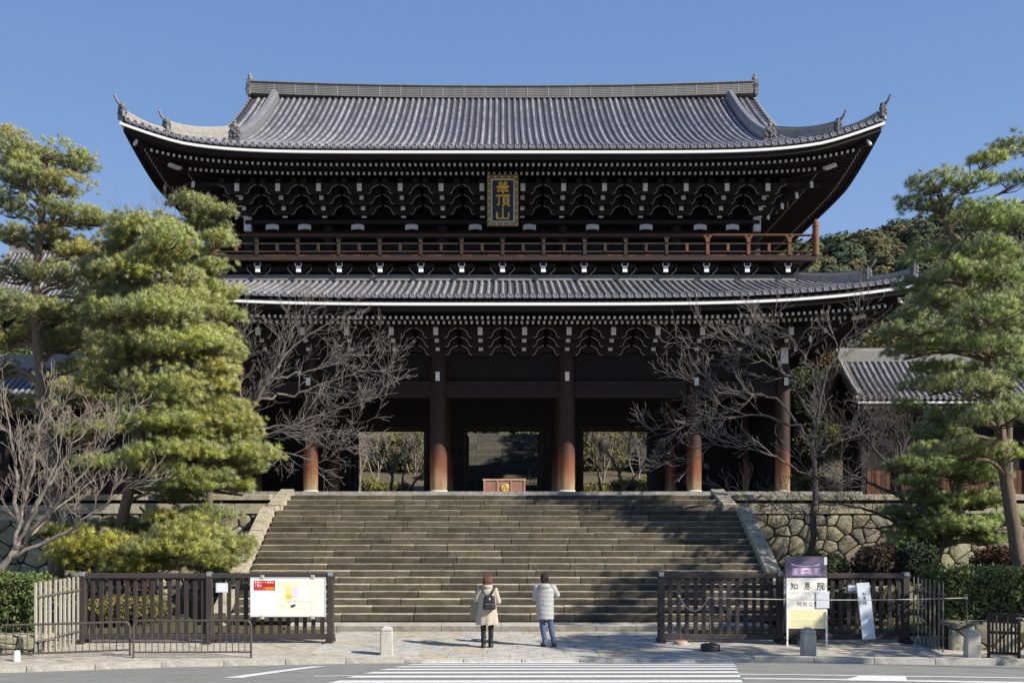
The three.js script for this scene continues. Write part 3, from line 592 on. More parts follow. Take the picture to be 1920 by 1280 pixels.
// corner sets reach out along the diagonal, in steps
for (const sg of [-1, 1]) for (const [R, xw, dw, y0] of [[UP, 12.3, 44, 17.4], [LO, 13.3, 43, 10.9]]) {
  const g = new THREE.Group(); g.name = 'corner_bracket_set'; gate.add(g);
  for (let k = 0; k < 4; k++) {
    const o = .45 + k * .52, y = y0 + k * .32, e = V(sg * (xw + o), y, -(dw - o));
    add('bracket_arm', bar(V(sg * (xw - .3), y, -(dw + .3)), e, .2, .26), gWood, g);
    add('end_plate', bar(e, V(sg * (xw + o + .04), y, -(dw - o - .04)), .21, .27), M.plate, g);
    if (k < 3) { const p = V(sg * (xw + .1), y + .1, -(dw - o)); add('bracket_arm', cbox(.2, .24, 1.0, p.x, p.y, p.z - .5, .015), gWood, g); add('end_plate', cbox(.22, .3, .03, p.x, p.y, p.z + .016, .01), M.plate, g);
      const q = V(sg * (xw + o), y + .1, -(dw - .1)); add('bracket_arm', cbox(1.0, .24, .2, q.x - sg * .5, q.y, q.z, .015), gWood, g); add('end_plate', cbox(.03, .3, .22, q.x + sg * .016, q.y, q.z, .01), M.plate, g); }
  }
  add('corner_post_cap', cbox(.34, .72, .3, sg * (xw - .05), y0 - .35, -(dw - .35), .03), M.plate, g);
}
// purlins the brackets carry
add('purlin', box(25.6 + 4, .2, .18, 0, 18.46, -42.3), gWood, gate); add('purlin', box(26.6 + 4.4, .18, .18, 0, 11.68, -41.5), gWood, gate);
// ---- upper storey: wall, posts, white wing plates, balcony
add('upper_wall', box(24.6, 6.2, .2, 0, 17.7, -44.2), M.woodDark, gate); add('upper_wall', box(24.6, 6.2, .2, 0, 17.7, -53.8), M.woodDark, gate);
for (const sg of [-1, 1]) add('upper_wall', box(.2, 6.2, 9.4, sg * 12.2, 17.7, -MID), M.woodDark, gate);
for (const x of [-12.2, -8.4, -2.9, 2.9, 8.4, 12.2]) add('upper_column', cyl(.3, .27, 2.4, x, 16.1, -43.95, 18), gWood, gate);
add('upper_head_beam', cbox(24.8, .34, .34, 0, 16.55, -43.85, .02), gWood, gate);
add('upper_sill_beam', cbox(24.8, .26, .34, 0, 15.35, -43.85, .02), gWood, gate);
for (const x of [-7.4, -4.6, -1.45, 1.45, 4.6, 7.4]) add('upper_door', cbox(1.3, .9, .08, x, 15.93, -44.06, .02), gWood, gate);
for (const x of [-11.05, -9.5, -6.95, -4.36, -1.3, 1.3, 4.33, 6.9, 9.5, 11.05]) {
  add('wing_plate', extrude([[-.3, -.13], [-.22, -.1], [0, -.075], [.22, -.1], [.3, -.13], [.3, .09], [.18, .13], [0, .15], [-.18, .13], [-.3, .09]], .08, .008).translate(x, 16.87, -43.52), M.plaster, gate);
}
for (const d of [43.45]) add('wing_beam', cbox(24.7, .2, .5, 0, 17.12, -43.7, .02), gWood, gate);
{
  M.railOrange2 = std({ color: rgb(.19, .08, .03), map: T.wood, roughness: .8 });  // brighter orange tone for the posts and struts near the balcony ends
  const hx = 14.47, df = 41.83, db = 2 * MID - df;
  const rim = (h0, h1, t) => [[V(-hx, (h0 + h1) / 2, -df), V(hx, (h0 + h1) / 2, -df)], [V(hx, (h0 + h1) / 2, -df - t), V(hx, (h0 + h1) / 2, -db)], [V(-hx, (h0 + h1) / 2, -df - t), V(-hx, (h0 + h1) / 2, -db)]].map(([a, b]) => bar(a, b, t, h1 - h0));
  // floor boards run outwards; their ends make the edge
  for (let i = 0; i < 84; i++) { const w = hx * 2 / 84, x = -hx + (i + .5) * w; add('floor_board', box(w - .014, .07, 2.2 + rr(-.02, .02), x, 15.03 + rr(-.006, .006), -df - 1.06), pick([M.rail, M.railDark, M.railDark]), gate); }
  for (const sg of [-1, 1]) add('balcony_floor', box(2.1, .07, 13.6, sg * (hx - 1.1), 15.02, -MID - .1), M.railDark, gate);
  rim(14.8, 14.97, .18).forEach((g) => add('balcony_edge_beam', g, M.railDark, gate));
  for (const [y, r, m] of [[15.97, .062, M.rail], [15.57, .045, M.railDark], [15.2, .05, M.railDark]]) {
    add('rail_bar', tube([V(-hx - .3, y + (y > 15.9 ? .02 : 0), -df), V(-hx * .5, y, -df), V(0, y, -df), V(hx * .5, y, -df), V(hx, y, -df)], r, 8), m, gate);
    for (const sg of [-1, 1]) add('rail_bar', tube([V(sg * hx, y, -df), V(sg * hx, y, -MID), V(sg * hx, y, -db)], r, 8), m, gate);
  }
  for (let i = 0; i < 15; i++) {
    const x = -13.24 + i * 1.892;
    const p = add('rail_post', cbox(.15, .52, .15, x, 15.31, -df, .012), i > 11 || !i ? M.railOrange2 : M.railDark, gate);
    add('rail_saddle', extrude([[-.2, .1], [-.14, .13], [0, .03], [.14, .13], [.2, .1], [.1, -.02], [.07, -.2], [-.07, -.2], [-.1, -.02]], .14, .006).translate(x, 15.82, -df), i > 11 || !i ? M.railOrange2 : M.railDark, p);
    if (i < 14) add('rail_strut', cbox(.13, .36, .12, x + .946, 15.38, -df, .01), i > 10 || !i ? M.railOrange2 : M.railDark, gate);
  }
  for (const sg of [-1, 1]) {
    const c = add('corner_post', cyl(.15, .15, 1.3, sg * hx, 15.7, -df, 14), M.railOrange ??= std({ color: rgb(.27, .115, .038), map: T.wood, roughness: .75 }), gate);
    add('post_finial', metric(lathe([[.15, 0], [.17, .02], [.17, .07], [.12, .1], [.15, .17], [.13, .25], [.05, .33], [0, .38]], 14)).translate(sg * hx, 16.35, -df), M.railOrange, c);
    for (let k = 0; k < 6; k++) add('rail_post', cbox(.15, .75, .15, sg * hx, 15.43, -df - 1.9 * (k + 1), .012), M.railDark, gate);
  }
  // bracket noses carrying the balcony
  for (let i = 0; i < 15; i++) {
    const x = -13.24 + i * 1.892, g = new THREE.Group(); g.name = 'balcony_bracket'; g.position.set(x, 14.46, -42.0); gate.add(g);
    add('bracket_nose', cbox(.2, .3, .8, 0, 0, -.42, .015), gWood, g); add('end_plate', cbox(.22, .3, .03, 0, 0, 0, .01), M.white, g);
    add('bracket_arm', extrude([[-.62, .3], [.62, .3], [.56, .18], [.4, .12], [.3, -.02], [.16, -.16], [-.16, -.16], [-.3, -.02], [-.4, .12], [-.56, .18]], .14).translate(0, 0, -.3), gWood, g);
    add('bearing_block', masuGeo.clone().translate(0, .3, -.1), gWood, g);
    for (const s of [-1, 1]) { add('painted_edge', tube(curve([V(s * .11, .12, .02), V(s * .14, .17, .02), V(s * .13, .27, .02)], 6), .025, 4), M.white, g); add('painted_edge', tube(curve([V(s * .3, -.22, -.22), V(s * .36, -.14, -.22), V(s * .5, -.02, -.22), V(s * .56, .12, -.22)], 8), .016, 4), M.edge, g); }
  }
  add('balcony_under_beam', cbox(28, .3, .3, 0, 14.62, -42.7, .02), gWood, gate); add('balcony_wall', box(26.2, 1.2, .2, 0, 14.2, -42.95), M.wood, gate);
  for (const sg of [-1, 1]) add('balcony_wall', box(.2, 1.2, 12, sg * 13.0, 14.2, -MID), M.wood, gate);
  add('sill_beam', cbox(26.6, .22, .3, 0, 14.3, -42.75, .02), M.railDark, gate);
  add('roof_flashing', sweep([V(-13.7, 14.2, -42.6), V(13.7, 14.2, -42.6)], [[-.2, -.12], [.2, -.12], [.2, .06], [-.2, .1]]), M.ridge, gate);
  add('flashing_course', sweep([V(-13.8, 14.09, -42.5), V(13.8, 14.09, -42.5)], [[-.26, -.1], [.26, -.1], [.26, 0], [-.26, 0]]), M.ridge, gate);
}
// ---- name plaque hung under the upper eaves
{
  const pl = thing('name_plaque', 'framed dark plaque with three gold characters hung under the upper eaves', 'plaque', [0.02, 17.46, -41.55]); pl.rotation.x = .16;
  add('panel', box(1.0, 1.82, .06), M.black, pl);
  const fr = (w, h, t, dpt) => [cbox(w, t, dpt, 0, h / 2 - t / 2, 0, .015), cbox(w, t, dpt, 0, -h / 2 + t / 2, 0, .015), cbox(t, h - 2 * t, dpt, w / 2 - t / 2, 0, 0, .015), cbox(t, h - 2 * t, dpt, -w / 2 + t / 2, 0, 0, .015)];
  add('inner_frame', fr(1.08, 1.9, .055, .13), M.plaster, pl); add('outer_frame', fr(1.44, 2.26, .18, .2), M.goldDull, pl);
  const bosses = []; for (let k = 0; k < 22; k++) { const t = k / 22 * 2 * (1.3 + 2.1), e = t < 1.3 ? [t - .65, 1.04] : t < 3.4 ? [.63, 1.05 - (t - 1.3)] : t < 4.7 ? [.65 - (t - 3.4), -1.04] : [-.63, -1.05 + (t - 4.7)]; bosses.push(metric(new THREE.SphereGeometry(.055, 8, 6)).scale(1, 1, .6).translate(e[0], e[1], .1)); }
  add('frame_carving', bosses, M.gold, pl);
  const strokes = {
    flower: [[[.18, .88], [.82, .88]], [[.36, 1], [.36, .78]], [[.64, 1], [.64, .78]], [[.3, .72], [.7, .72]], [[.06, .58], [.94, .58]], [[.26, .72], [.26, .44]], [[.5, .76], [.5, 0]], [[.74, .72], [.74, .44]], [[.2, .43], [.8, .43]], [[.1, .24], [.9, .24]]],
    summit: [[[.02, .92], [.42, .92]], [[.24, .92], [.24, .2], [.1, .12]], [[.46, .96], [.98, .96]], [[.7, .96], [.66, .8]], [[.54, .8], [.54, .26]], [[.9, .8], [.9, .26]], [[.54, .8], [.9, .8]], [[.54, .62], [.9, .62]], [[.54, .44], [.9, .44]], [[.54, .26], [.9, .26]], [[.64, .24], [.46, .02]], [[.78, .24], [.98, .02]]],
    mountain: [[[.5, 1], [.5, .1]], [[.1, .6], [.1, .08], [.9, .08], [.9, .6]]],
  };
  Object.values(strokes).forEach((ch, i) => {
    const g = []; for (const s of ch) for (let k = 0; k + 1 < s.length; k++) { const a = V((s[k][0] - .5) * .66, (s[k][1] - .5) * .52, .05), b = V((s[k + 1][0] - .5) * .66, (s[k + 1][1] - .5) * .52, .05), w = .074 + .016 * Math.sin(k * 3 + s[k][0] * 20); g.push(tube([a, a.clone().lerp(b, .5), b], [w * .62, w * .5, w * .7], 6)); }
    add('gold_character', merge(g).translate(0, .57 - i * .57, 0), M.gold, pl);
  });
}
// ------------------------------------------------------------------ side buildings, rear steps
function sideHall(label, x0, x1, dF, depth, hE, hR, bodyTop, floorY, rows, opt = {}) {
  const t = thing('side_building', label, 'building');
  const dM = dF + depth / 2, rise = hR - hE, Y = (s) => hE + rise * (.78 * s + .22 * s * s);
  for (const k of [1, -1]) add('roof_slope', sheet(20, 8, (u, v) => ({ x: lerp(x0, x1, u), y: Y(v), z: -(k > 0 ? dF + v * depth / 2 : dF + depth - v * depth / 2), u: u * (x1 - x0), v: v * 5 })), M.pan, t);
  const n = Math.round((x1 - x0) / .32);
  for (let i = 0; i <= n; i++) {
    const x = lerp(x0, x1, i / n);
    add('tile_row', rowOf((s) => V(x, Y(s), -(dF + s * depth / 2)), depth / 2 * 1.2, .095), pick([M.tile, M.tile2, M.tile3]), t);
    const e = add('eave_tile', discGeo, M.tile2, t); e.position.set(x, hE + .02, -dF + .05);
  }
  add('ridge', sweep([V(x0 - .1, hR, -dM), V(x1, hR, -dM)], hump(.22, .62)), M.ridge, t);
  for (const x of [x0, x1]) { const v = []; for (let k = 0; k <= 8; k++) v.push(V(x, Y(k / 8) + .02, -(dF + k / 8 * depth / 2))); for (let k = 7; k >= 0; k--) v.push(V(x, Y(k / 8) + .02, -(dF + depth - k / 8 * depth / 2))); add('verge_ridge', sweep(v, hump(.14, .28)), M.ridge, t); const w = extrude([[-dF, hE - .1], [-dM, hR - .1], [-dF - depth, hE - .1]], .2).applyMatrix4(new THREE.Matrix4().makeBasis(V(0, 0, 1), V(0, 1, 0), V(-1, 0, 0))).translate(x + (x < (x0 + x1) / 2 ? .5 : -.5), 0, 0); add('gable_wall', metric(w), opt.gable ?? M.woodDark, t); }
  if (x0 < 20 && x0 > 0) for (let k = 0; k < 11; k++) { const v = add('verge_tile', discGeo, M.tile2, t); v.position.set(x0 - .1, Y(k / 11) + .02, -(dF + k / 11 * depth / 2)); v.rotation.y = -Math.PI / 2; }
  add('eave_board', box(x1 - x0, .11, .1, (x0 + x1) / 2, hE - .2, -dF - .06), M.white, t);
  const ends = [], bars = []; for (let x = x0 + .2; x < x1; x += .3) { bars.push(box(.1, .12, 1.6, x, hE - .42, -dF - 1.2)); ends.push(box(.105, .125, .02, x, hE - .42, -dF - .39)); } stuff(add('rafters', bars, M.wood, t)); stuff(add('rafter_ends', ends, M.plaster, t));
  add('soffit', box(x1 - x0, .05, 2, (x0 + x1) / 2, hE - .31, -dF - 1.1), M.soffit, t);
  const bw = x1 - x0 - 1.4;
  add('wall', box(bw, bodyTop - floorY, depth - 3.4, (x0 + x1) / 2, (bodyTop + floorY) / 2, -dM), opt.wall ?? M.woodDark, t);
  for (let i = 0; i <= 6; i++) add('post', cbox(.24, hE - .5 - floorY, .24, x0 + .9 + i * (bw - .4) / 6, (hE - .5 + floorY) / 2, -dF - 1.66, .01), M.wood, t);
  for (let i = 0; i < 6; i++) for (let k = 0; k < 7; k++) add('wall_board', cbox((bw - .4) / 42 - .02, 1.7, .05, x0 + 1.1 + (i + (k + .5) / 7) * (bw - .4) / 6, floorY + .95, -dF - 1.67, .006), pick([M.woodRed, M.rail, M.woodRed2 ??= std({ color: rgb(.11, .04, .025), map: T.wood })]), t);
  return t;
}
reseed(31);
sideHall('low tiled side building directly beside the gate, its gable edge towards the columns', 17.9, 30, 45.6, 5.6, 8.95, 11.35, 8.6, 3.6, 0);
sideHall('blue-grey tiled side building glimpsed between the pines and the gate', -30, -18.2, 45.6, 5.6, 8.95, 11.0, 8.6, 3.6, 0);
sideHall('pale tiled hall roof standing high behind the pine trees', -36, -24.5, 62, 9, 17.6, 22.4, 17.2, 5, 0, { wall: M.wood });
// long dark steps rising beyond the middle doorway
{
  const t = thing('rear_staircase', 'dark stone steps seen through the middle doorway of the gate', 'stone staircase');
  reseed(66);
  for (let k = 0; k < 30; k++) for (let j = 0; j < 4; j++) add('step_stone', cbox(1.98, .26, .5, -3 + j * 2, 3.75 + k * .2 - .03, -62 - k * .36 - .2, .012), pick(M.rearStep ??= [.10, .125, .15].map((v) => std({ color: rgb(v, v * .95, v * .85), map: T.moss, roughness: .95 }))), t);
  for (const s of [-1, 1]) add('cheek_slab', bar(V(s * 4.3, 3.8, -61.6), V(s * 4.3, 9.9, -72.9), .5, .5), M.granite, t);
  add('stair_core', box(9, 5, 1, 0, 6, -73.4), M.pave, t);
}
// offering box on the gate floor at the head of the steps
{
  const t = thing('offering_box', 'brown wooden offering box with a round gold crest, before the middle doorway', 'offering box', [.08, FLOOR, -38.4]);
  struct('gate_apron', box(26, .16, 9.6, 0, FLOOR - .09, -37.5), M.granite);
  const w = 1.72;
  add('top_board', cbox(w + .1, .07, .85, 0, .63, 0, .012), M.rail2 ??= std({ color: rgb(.55, .38, .28), map: T.wood, roughness: .7 }), t);
  for (const x of [-.57, 0, .57]) add('panel', cbox(.5, .5, .04, x, .33, .37, .006), M.boxPanel ??= std({ color: rgb(.36, .175, .12), map: T.wood, roughness: .65 }), t);
  for (const x of [-.84, -.285, .285, .84]) add('stile', cbox(.08, .6, .07, x, .3, .385, .008), M.boxStile ??= std({ color: rgb(.44, .235, .165), map: T.wood, roughness: .65 }), t);
  add('back_panel', box(w - .06, .56, .72, 0, .3, -.02), M.boxPanel, t); add('base_rail', cbox(w, .08, .8, 0, .04, 0, .01), M.boxStile, t);
  const cr = add('crest', metric(lathe([[0, .025], [.06, .03], [.075, .02], [.12, .025], [.15, .03], [.172, .02], [.175, 0]], 24)).rotateX(Math.PI / 2).translate(.03, .3, .405), M.gold, t);
  const leafs = []; for (let k = 0; k < 3; k++) leafs.push(metric(new THREE.SphereGeometry(.05, 10, 6)).scale(.8, 1, .25).translate(0, .07, 0).rotateZ(k * 2.094).translate(.03, .3, .43)); add('crest_leaf', leafs, M.goldDull, cr);
}
// ------------------------------------------------------------------ trees and shrubs
Object.assign(M, {
  pineBark: std({ color: rgb(.27, .20, .145), map: T.bark, bumpMap: T.bark, bumpScale: .03, roughness: .95 }),
  pineTwig: std({ color: rgb(.09, .062, .045), roughness: .95 }),
  cherry: std({ color: rgb(.26, .23, .205), map: T.bark, bumpMap: T.bark, bumpScale: .015, roughness: .9 }),
  cherryTwig: std({ color: rgb(.22, .19, .168), roughness: .9 }),
  paleBark: std({ color: rgb(.34, .29, .24), map: T.bark, bumpMap: T.bark, bumpScale: .012, roughness: .9 }),
  paleTwig: std({ color: rgb(.29, .24, .20), roughness: .9 }),
});
M.cherryDark = std({ color: rgb(.135, .112, .10), map: T.bark, bumpMap: T.bark, bumpScale: .012, roughness: .95 });
const leafMat = (r, g, b) => new THREE.MeshPhysicalMaterial({ color: rgb(r, g, b), roughness: .75, side: THREE.DoubleSide, transmission: .25, thickness: 0, ior: 1.2 });
const plainLeaf = (r, g, b, rough = .7) => std({ color: rgb(r, g, b), roughness: rough, side: THREE.DoubleSide });
M.needle = new THREE.MeshPhysicalMaterial({ color: rgb(1, 1, 1), roughness: .9, side: THREE.DoubleSide, transmission: .4, thickness: 0 }); M.leaf = plainLeaf(1, 1, 1, .85);
// a tuft of pine needles: narrow blades fanning up from a twig tip
function tuftGeo(n, sd) {
  reseed(sd); const P = [], N = [];
  for (let i = 0; i < n; i++) {
    const a = rnd() * 6.283, up = rr(.12, 1.0), r = Math.sqrt(1 - up * up * .8), d = V(Math.cos(a) * r, up, Math.sin(a) * r).normalize(), L = rr(.7, 1.05), o = V(0, rr(-.35, .15), 0);
    const s = d.clone().cross(V(rr(-1, 1), rr(-1, 1), rr(-1, 1))).normalize().multiplyScalar(.022), tip = o.clone().addScaledVector(d, L), b = o.clone().addScaledVector(d, .1), nn = d.clone().multiplyScalar(.5).add(V(0, .6, 0)).normalize();
    for (const p of [b.clone().add(s), b.clone().sub(s), tip]) { P.push(p.x, p.y, p.z); N.push(nn.x, nn.y, nn.z); }
  }
  const g = new THREE.BufferGeometry(); g.setAttribute('position', new THREE.Float32BufferAttribute(P, 3)); g.setAttribute('normal', new THREE.Float32BufferAttribute(N, 3)); return metric(g);
}
const TUFT = tuftGeo(76, 11);
function leafCluster(n, size, sd, aspect = .55) {
  reseed(sd); const P = [], I = [];
  for (let i = 0; i < n; i++) {
    const c = V(rr(-1, 1), rr(-1, 1), rr(-1, 1)).multiplyScalar(.75), a = V(rr(-1, 1), rr(-.4, 1), rr(-1, 1)).normalize(), b = a.clone().cross(V(rr(-1, 1), rr(-1, 1), rr(-1, 1))).normalize(), k = P.length / 3, s = size * rr(.7, 1.2);
    for (const [u, v] of [[-1, 0], [0, -aspect], [1, 0], [0, aspect]]) { const p = c.clone().addScaledVector(a, u * s).addScaledVector(b, v * s); P.push(p.x, p.y, p.z); }
    I.push(k, k + 1, k + 2, k, k + 2, k + 3);
  }
  let g = new THREE.BufferGeometry(); g.setAttribute('position', new THREE.Float32BufferAttribute(P, 3)); g.setIndex(I); g = g.toNonIndexed(); g.computeVertexNormals(); return metric(g);
}
const LEAVES = leafCluster(16, .34, 5), SPRAY = leafCluster(22, .24, 6, .4);
function scatter(name, geo, mat, list, parent) {         // list: [pos, scale, quaternion, color]
  const im = new THREE.InstancedMesh(geo, mat, list.length), m = new THREE.Matrix4(), s = V(1, 1, 1);
  list.forEach(([p, k, q, c], i) => { s.set(k, k, k); m.compose(p, q, s); im.setMatrixAt(i, m); im.setColorAt(i, c); });
  im.name = parent ? name : numbered(name); shade(im); (parent ?? scene).add(im); im.userData.kind = 'stuff'; return im;
}
const qUp = (n) => new THREE.Quaternion().setFromUnitVectors(V(0, 1, 0), n).multiply(new THREE.Quaternion().setFromAxisAngle(V(0, 1, 0), rnd() * 6.28));
const qAny = () => new THREE.Quaternion(rr(-1, 1), rr(-1, 1), rr(-1, 1), rr(-1, 1)).normalize();
function nearestOn(path, p) { let b = 0, bd = 1e9; path.forEach((q, i) => { const d = q.distanceTo(p); if (d < bd) { bd = d; b = i; } }); return b; }
// pads of needles carried by limbs: pads = [column, row, half-width, half-height (1920-wide frame), nearer/farther]
function pine(label, d0, trunkPx, r0, pads, tone, sd, { fill = 0, dense = 1, copies = true } = {}, group) {
  reseed(sd);
  const base = at(trunkPx[0][0], trunkPx[0][1], d0), t = thing('pine_tree', label, 'pine tree', [base.x, base.y, base.z], group);
  const L = (p) => p.clone().sub(base);
  const pts = curve(trunkPx.map(([x, y, dd = 0]) => L(at(x, y, d0 + dd))), 26), n = pts.length;
  pts.forEach((p, i) => { if (i) p.add(V(.06 * fbm(i * .6, sd, 1, 2), 0, .06 * fbm(i * .6, sd, 5, 2))); });
  const rad = pts.map((_, i) => r0 * (1 - .72 * i / (n - 1)) * (i === 0 ? 1.25 : 1));
  add('trunk', tube(pts, rad, 10), M.pineBark, t);
  const tufts = [], limbs = [], twigs = [];
  const extra = []; for (let k = 0; k < pads.length * fill; k++) { const a = pads[k % pads.length], near = pads.filter((b) => b !== a && Math.abs(b[1] - a[1]) < 110 && Math.abs(b[0] - a[0]) < 110); if (!near.length) continue; const b = pick(near), t = rr(.35, .65); extra.push([lerp(a[0], b[0], t), lerp(a[1], b[1], t) + rr(-8, 12), a[2] * rr(.55, .85), a[3] * rr(.75, 1), lerp(a[4] ?? 0, b[4] ?? 0, t) + rr(-.3, .8)]); }
  const all = [...pads, ...extra].flatMap((q, i) => !copies || i >= pads.length ? [q] : [q, [q[0] + rr(-.4, .4) * q[2], q[1] + rr(-.1, .7) * q[3], q[2] * rr(.6, .85), q[3] * rr(.7, .9), (q[4] ?? 0) + rr(.2, .9)]]);
  for (const [px, py, rx0, ry0, dd = 0] of all) {
    const d = d0 + dd + rr(-.5, .5), k = d / FOCAL, c = L(at(px, py, d)), rx = rx0 * k * 1.06, ry = Math.max(.22, ry0 * k * .95), rz = rx * rr(.8, 1.1);
    const j = clamp(nearestOn(pts, c.clone().add(V(0, -.7, 0))), 0, n - 2), a = pts[j], m1 = a.clone().lerp(c, .45).add(V(rr(-.12, .12), rr(.0, .2), rr(-.12, .12))), lr = Math.min(rad[j] * .55, .03 + .022 * a.distanceTo(c));
    const lp = curve([a, m1, c.clone().add(V(0, -ry * .75, 0))], 9); limbs.push(tube(lp, lp.map((_, i) => lr * (1 - .6 * i / 9)), 6));
    const nt = Math.round((rx * rz * 150 + 40) * dense), sub = Math.round(5 + rx * 5), ends = [];
    for (let i = 0; i < sub; i++) { const an = rnd() * 6.283, rq = Math.sqrt(rnd()) * .9, e = c.clone().add(V(Math.cos(an) * rx * rq, ry * rr(-.5, .2) * (1 - rq * .5), Math.sin(an) * rz * rq)), s = lp[6 + Math.floor(rnd() * 3)], mm = s.clone().lerp(e, .5).add(V(rr(-.1, .1), rr(-.12, .06), rr(-.1, .1))); const tp = curve([s, mm, e], 4); twigs.push(tube(tp, tp.map((_, q) => .019 * (1 - .6 * q / 4)), 4, false)); ends.push(e); }
    const padTone = rr(.78, 1.2), warm = rr(-.25, .3);
    for (let i = 0; i < nt; i++) {
      let e;
      if (rnd() < .45) { const q = pick(ends); e = q.clone().add(V(rr(-.28, .28), rr(-.05, .2), rr(-.28, .28))); }
      else { const an = rnd() * 6.283, rq = Math.pow(rnd(), .55), h = Math.sqrt(1 - rq * rq) * rr(-.1, 1) - .25 * rnd(); e = c.clone().add(V(Math.cos(an) * rx * rq, ry * h, Math.sin(an) * rz * rq)); }
      const o = e.clone().sub(c), nrm = V(o.x / rx * .95 + rr(-.5, .5), .9 + rr(-.35, .2), o.z / rz * .95 + rr(-.5, .5)).normalize();
      const g = padTone * rr(.72, 1.25), w = warm + rr(-.12, .2);
      tufts.push([e, rr(.12, .2), qUp(nrm), rgb(clamp(tone[0] * g * (1 + .55 * w)), clamp(tone[1] * g * (1 + .12 * w)), clamp(tone[2] * g * (1 - .2 * w)))]);
    }
  }
  add('limbs', limbs, M.pineBark, t).name = 'branch'; add('branch', twigs, M.pineTwig, t);
  scatter('crown', TUFT, M.needle, tufts, t);
  return t;
}
const PY = [.43, .47, .08], PG = [.29, .38, .075];
const G_P = undefined;
pine('tall pine with flat tiers and a long bare trunk, outermost beyond the bare grey stems', 28, [[108, 1120], [96, 900], [84, 770], [70, 650], [66, 540], [74, 440], [82, 360], [86, 285]], .22, [
  [85, 283, 80, 26], [25, 300, 45, 26], [150, 308, 38, 22], [55, 335, 62, 22], [125, 345, 58, 24, -.6], [25, 378, 55, 26, .5], [105, 400, 82, 26, -.4], [178, 405, 35, 18], [15, 440, 50, 26], [85, 452, 76, 26, .6], [150, 470, 50, 22], [25, 505, 58, 30], [110, 512, 64, 28, -.6], [15, 562, 55, 30], [95, 582, 72, 30, -.8], [165, 552, 45, 24, .5], [25, 625, 60, 30, .5], [112, 642, 62, 28, 1], [150, 690, 45, 24, 1.5], [-10, 690, 50, 30, 1], [5, 250, 40, 20, 1.5], [0, 750, 60, 30, 2]], PY.map((v, i) => v * [1, .96, 1][i]), 101, { fill: .15, dense: .62 });
pine('broad bushy pine, the widest, spilling over the retaining wall by the map board', 26, [[222, 1125], [215, 1040], [232, 960], [258, 850], [275, 730], [283, 600], [276, 500], [270, 420]], .2, [
  [268, 418, 62, 32], [222, 460, 48, 30, .6], [318, 445, 52, 30, -.4], [240, 512, 66, 36], [325, 520, 56, 34, .6], [205, 560, 55, 34, .8], [292, 585, 78, 40, -.8], [372, 572, 50, 34], [235, 640, 78, 42, -.5], [340, 645, 84, 42, -1], [418, 640, 42, 26, .3], [215, 712, 66, 36, .6], [308, 718, 86, 42, -1], [388, 725, 56, 36], [285, 790, 78, 40, -1.2], [372, 788, 82, 42, -.6], [446, 785, 40, 26], [328, 850, 88, 42, -1], [418, 858, 82, 42, -.4], [486, 852, 42, 24], [352, 912, 84, 30, -.8], [288, 872, 55, 36, -1], [440, 905, 40, 22], [200, 610, 40, 26, 1], [180, 500, 35, 24, 1.2], [405, 690, 40, 26]], PY.map((v, i) => v * [1.02, 1, 1][i]), 202, { fill: 2.1 });
pine('slim dark pine rising in front of the corner of the upper balcony', 29, [[388, 1120], [392, 950], [388, 780], [382, 640], [374, 520], [366, 440], [360, 385]], .13, [
  [360, 383, 44, 20], [402, 396, 30, 16], [375, 425, 58, 24], [402, 452, 34, 18], [350, 470, 40, 22], [400, 500, 34, 20], [402, 545, 46, 24], [418, 590, 42, 22], [390, 620, 40, 24], [432, 660, 30, 18]], PG.map((v, i) => v * [1.3, 1.15, 1][i]), 303);
pine('low sprawling pine bough spreading in front of the rubble wall', 25.6, [[282, 1150], [276, 1100], [300, 1045], [285, 985], [262, 950]], .12, [
  [195, 1015, 95, 36], [330, 1025, 104, 38, -.5], [428, 1020, 56, 28, -.4], [120, 995, 58, 28], [262, 1060, 84, 32, -.6], [392, 1052, 62, 26, -.5], [235, 985, 56, 26, .4], [140, 1045, 66, 28], [390, 965, 50, 26, .2], [320, 970, 56, 24, .3]], PY.map((v, i) => v * [1.05, 1.02, 1][i]), 404, { fill: .4 });
pine('open topped pine by the trimmed hedge, its bare limbs against the sky', 25, [[1922, 1120], [1908, 1030], [1892, 930], [1880, 840], [1868, 760], [1850, 660], [1822, 560], [1795, 470], [1780, 425], [1762, 365]], .2, [
  [1755, 340, 52, 26], [1818, 344, 46, 22], [1716, 382, 30, 16], [1775, 392, 56, 22], [1848, 402, 62, 24, -.6], [1905, 420, 46, 26], [1885, 283, 48, 18, .5], [1850, 300, 34, 14, .5], [1905, 335, 32, 16], [1842, 470, 60, 26], [1795, 508, 56, 32], [1882, 512, 60, 32, -.6], [1775, 565, 62, 36], [1868, 580, 70, 40, -.8], [1712, 590, 34, 20, .5], [1700, 620, 46, 24], [1765, 642, 66, 32, -.4], [1858, 648, 76, 38, -1], [1900, 705, 60, 36], [1812, 722, 78, 36, -1], [1795, 775, 56, 30, -.6], [1872, 785, 70, 36, -1], [1805, 842, 66, 30, -.4], [1888, 852, 60, 30], [1740, 690, 36, 22, .6], [1905, 605, 40, 40, .5], [1742, 478, 46, 26, .4], [1722, 535, 46, 26, .5], [1694, 660, 40, 20, .3], [1742, 722, 52, 26], [1704, 762, 32, 16, .4], [1762, 812, 54, 24]], PG.map((v, i) => v * [1.05, 1.02, 1][i]), 505, { dense: .95, copies: false });
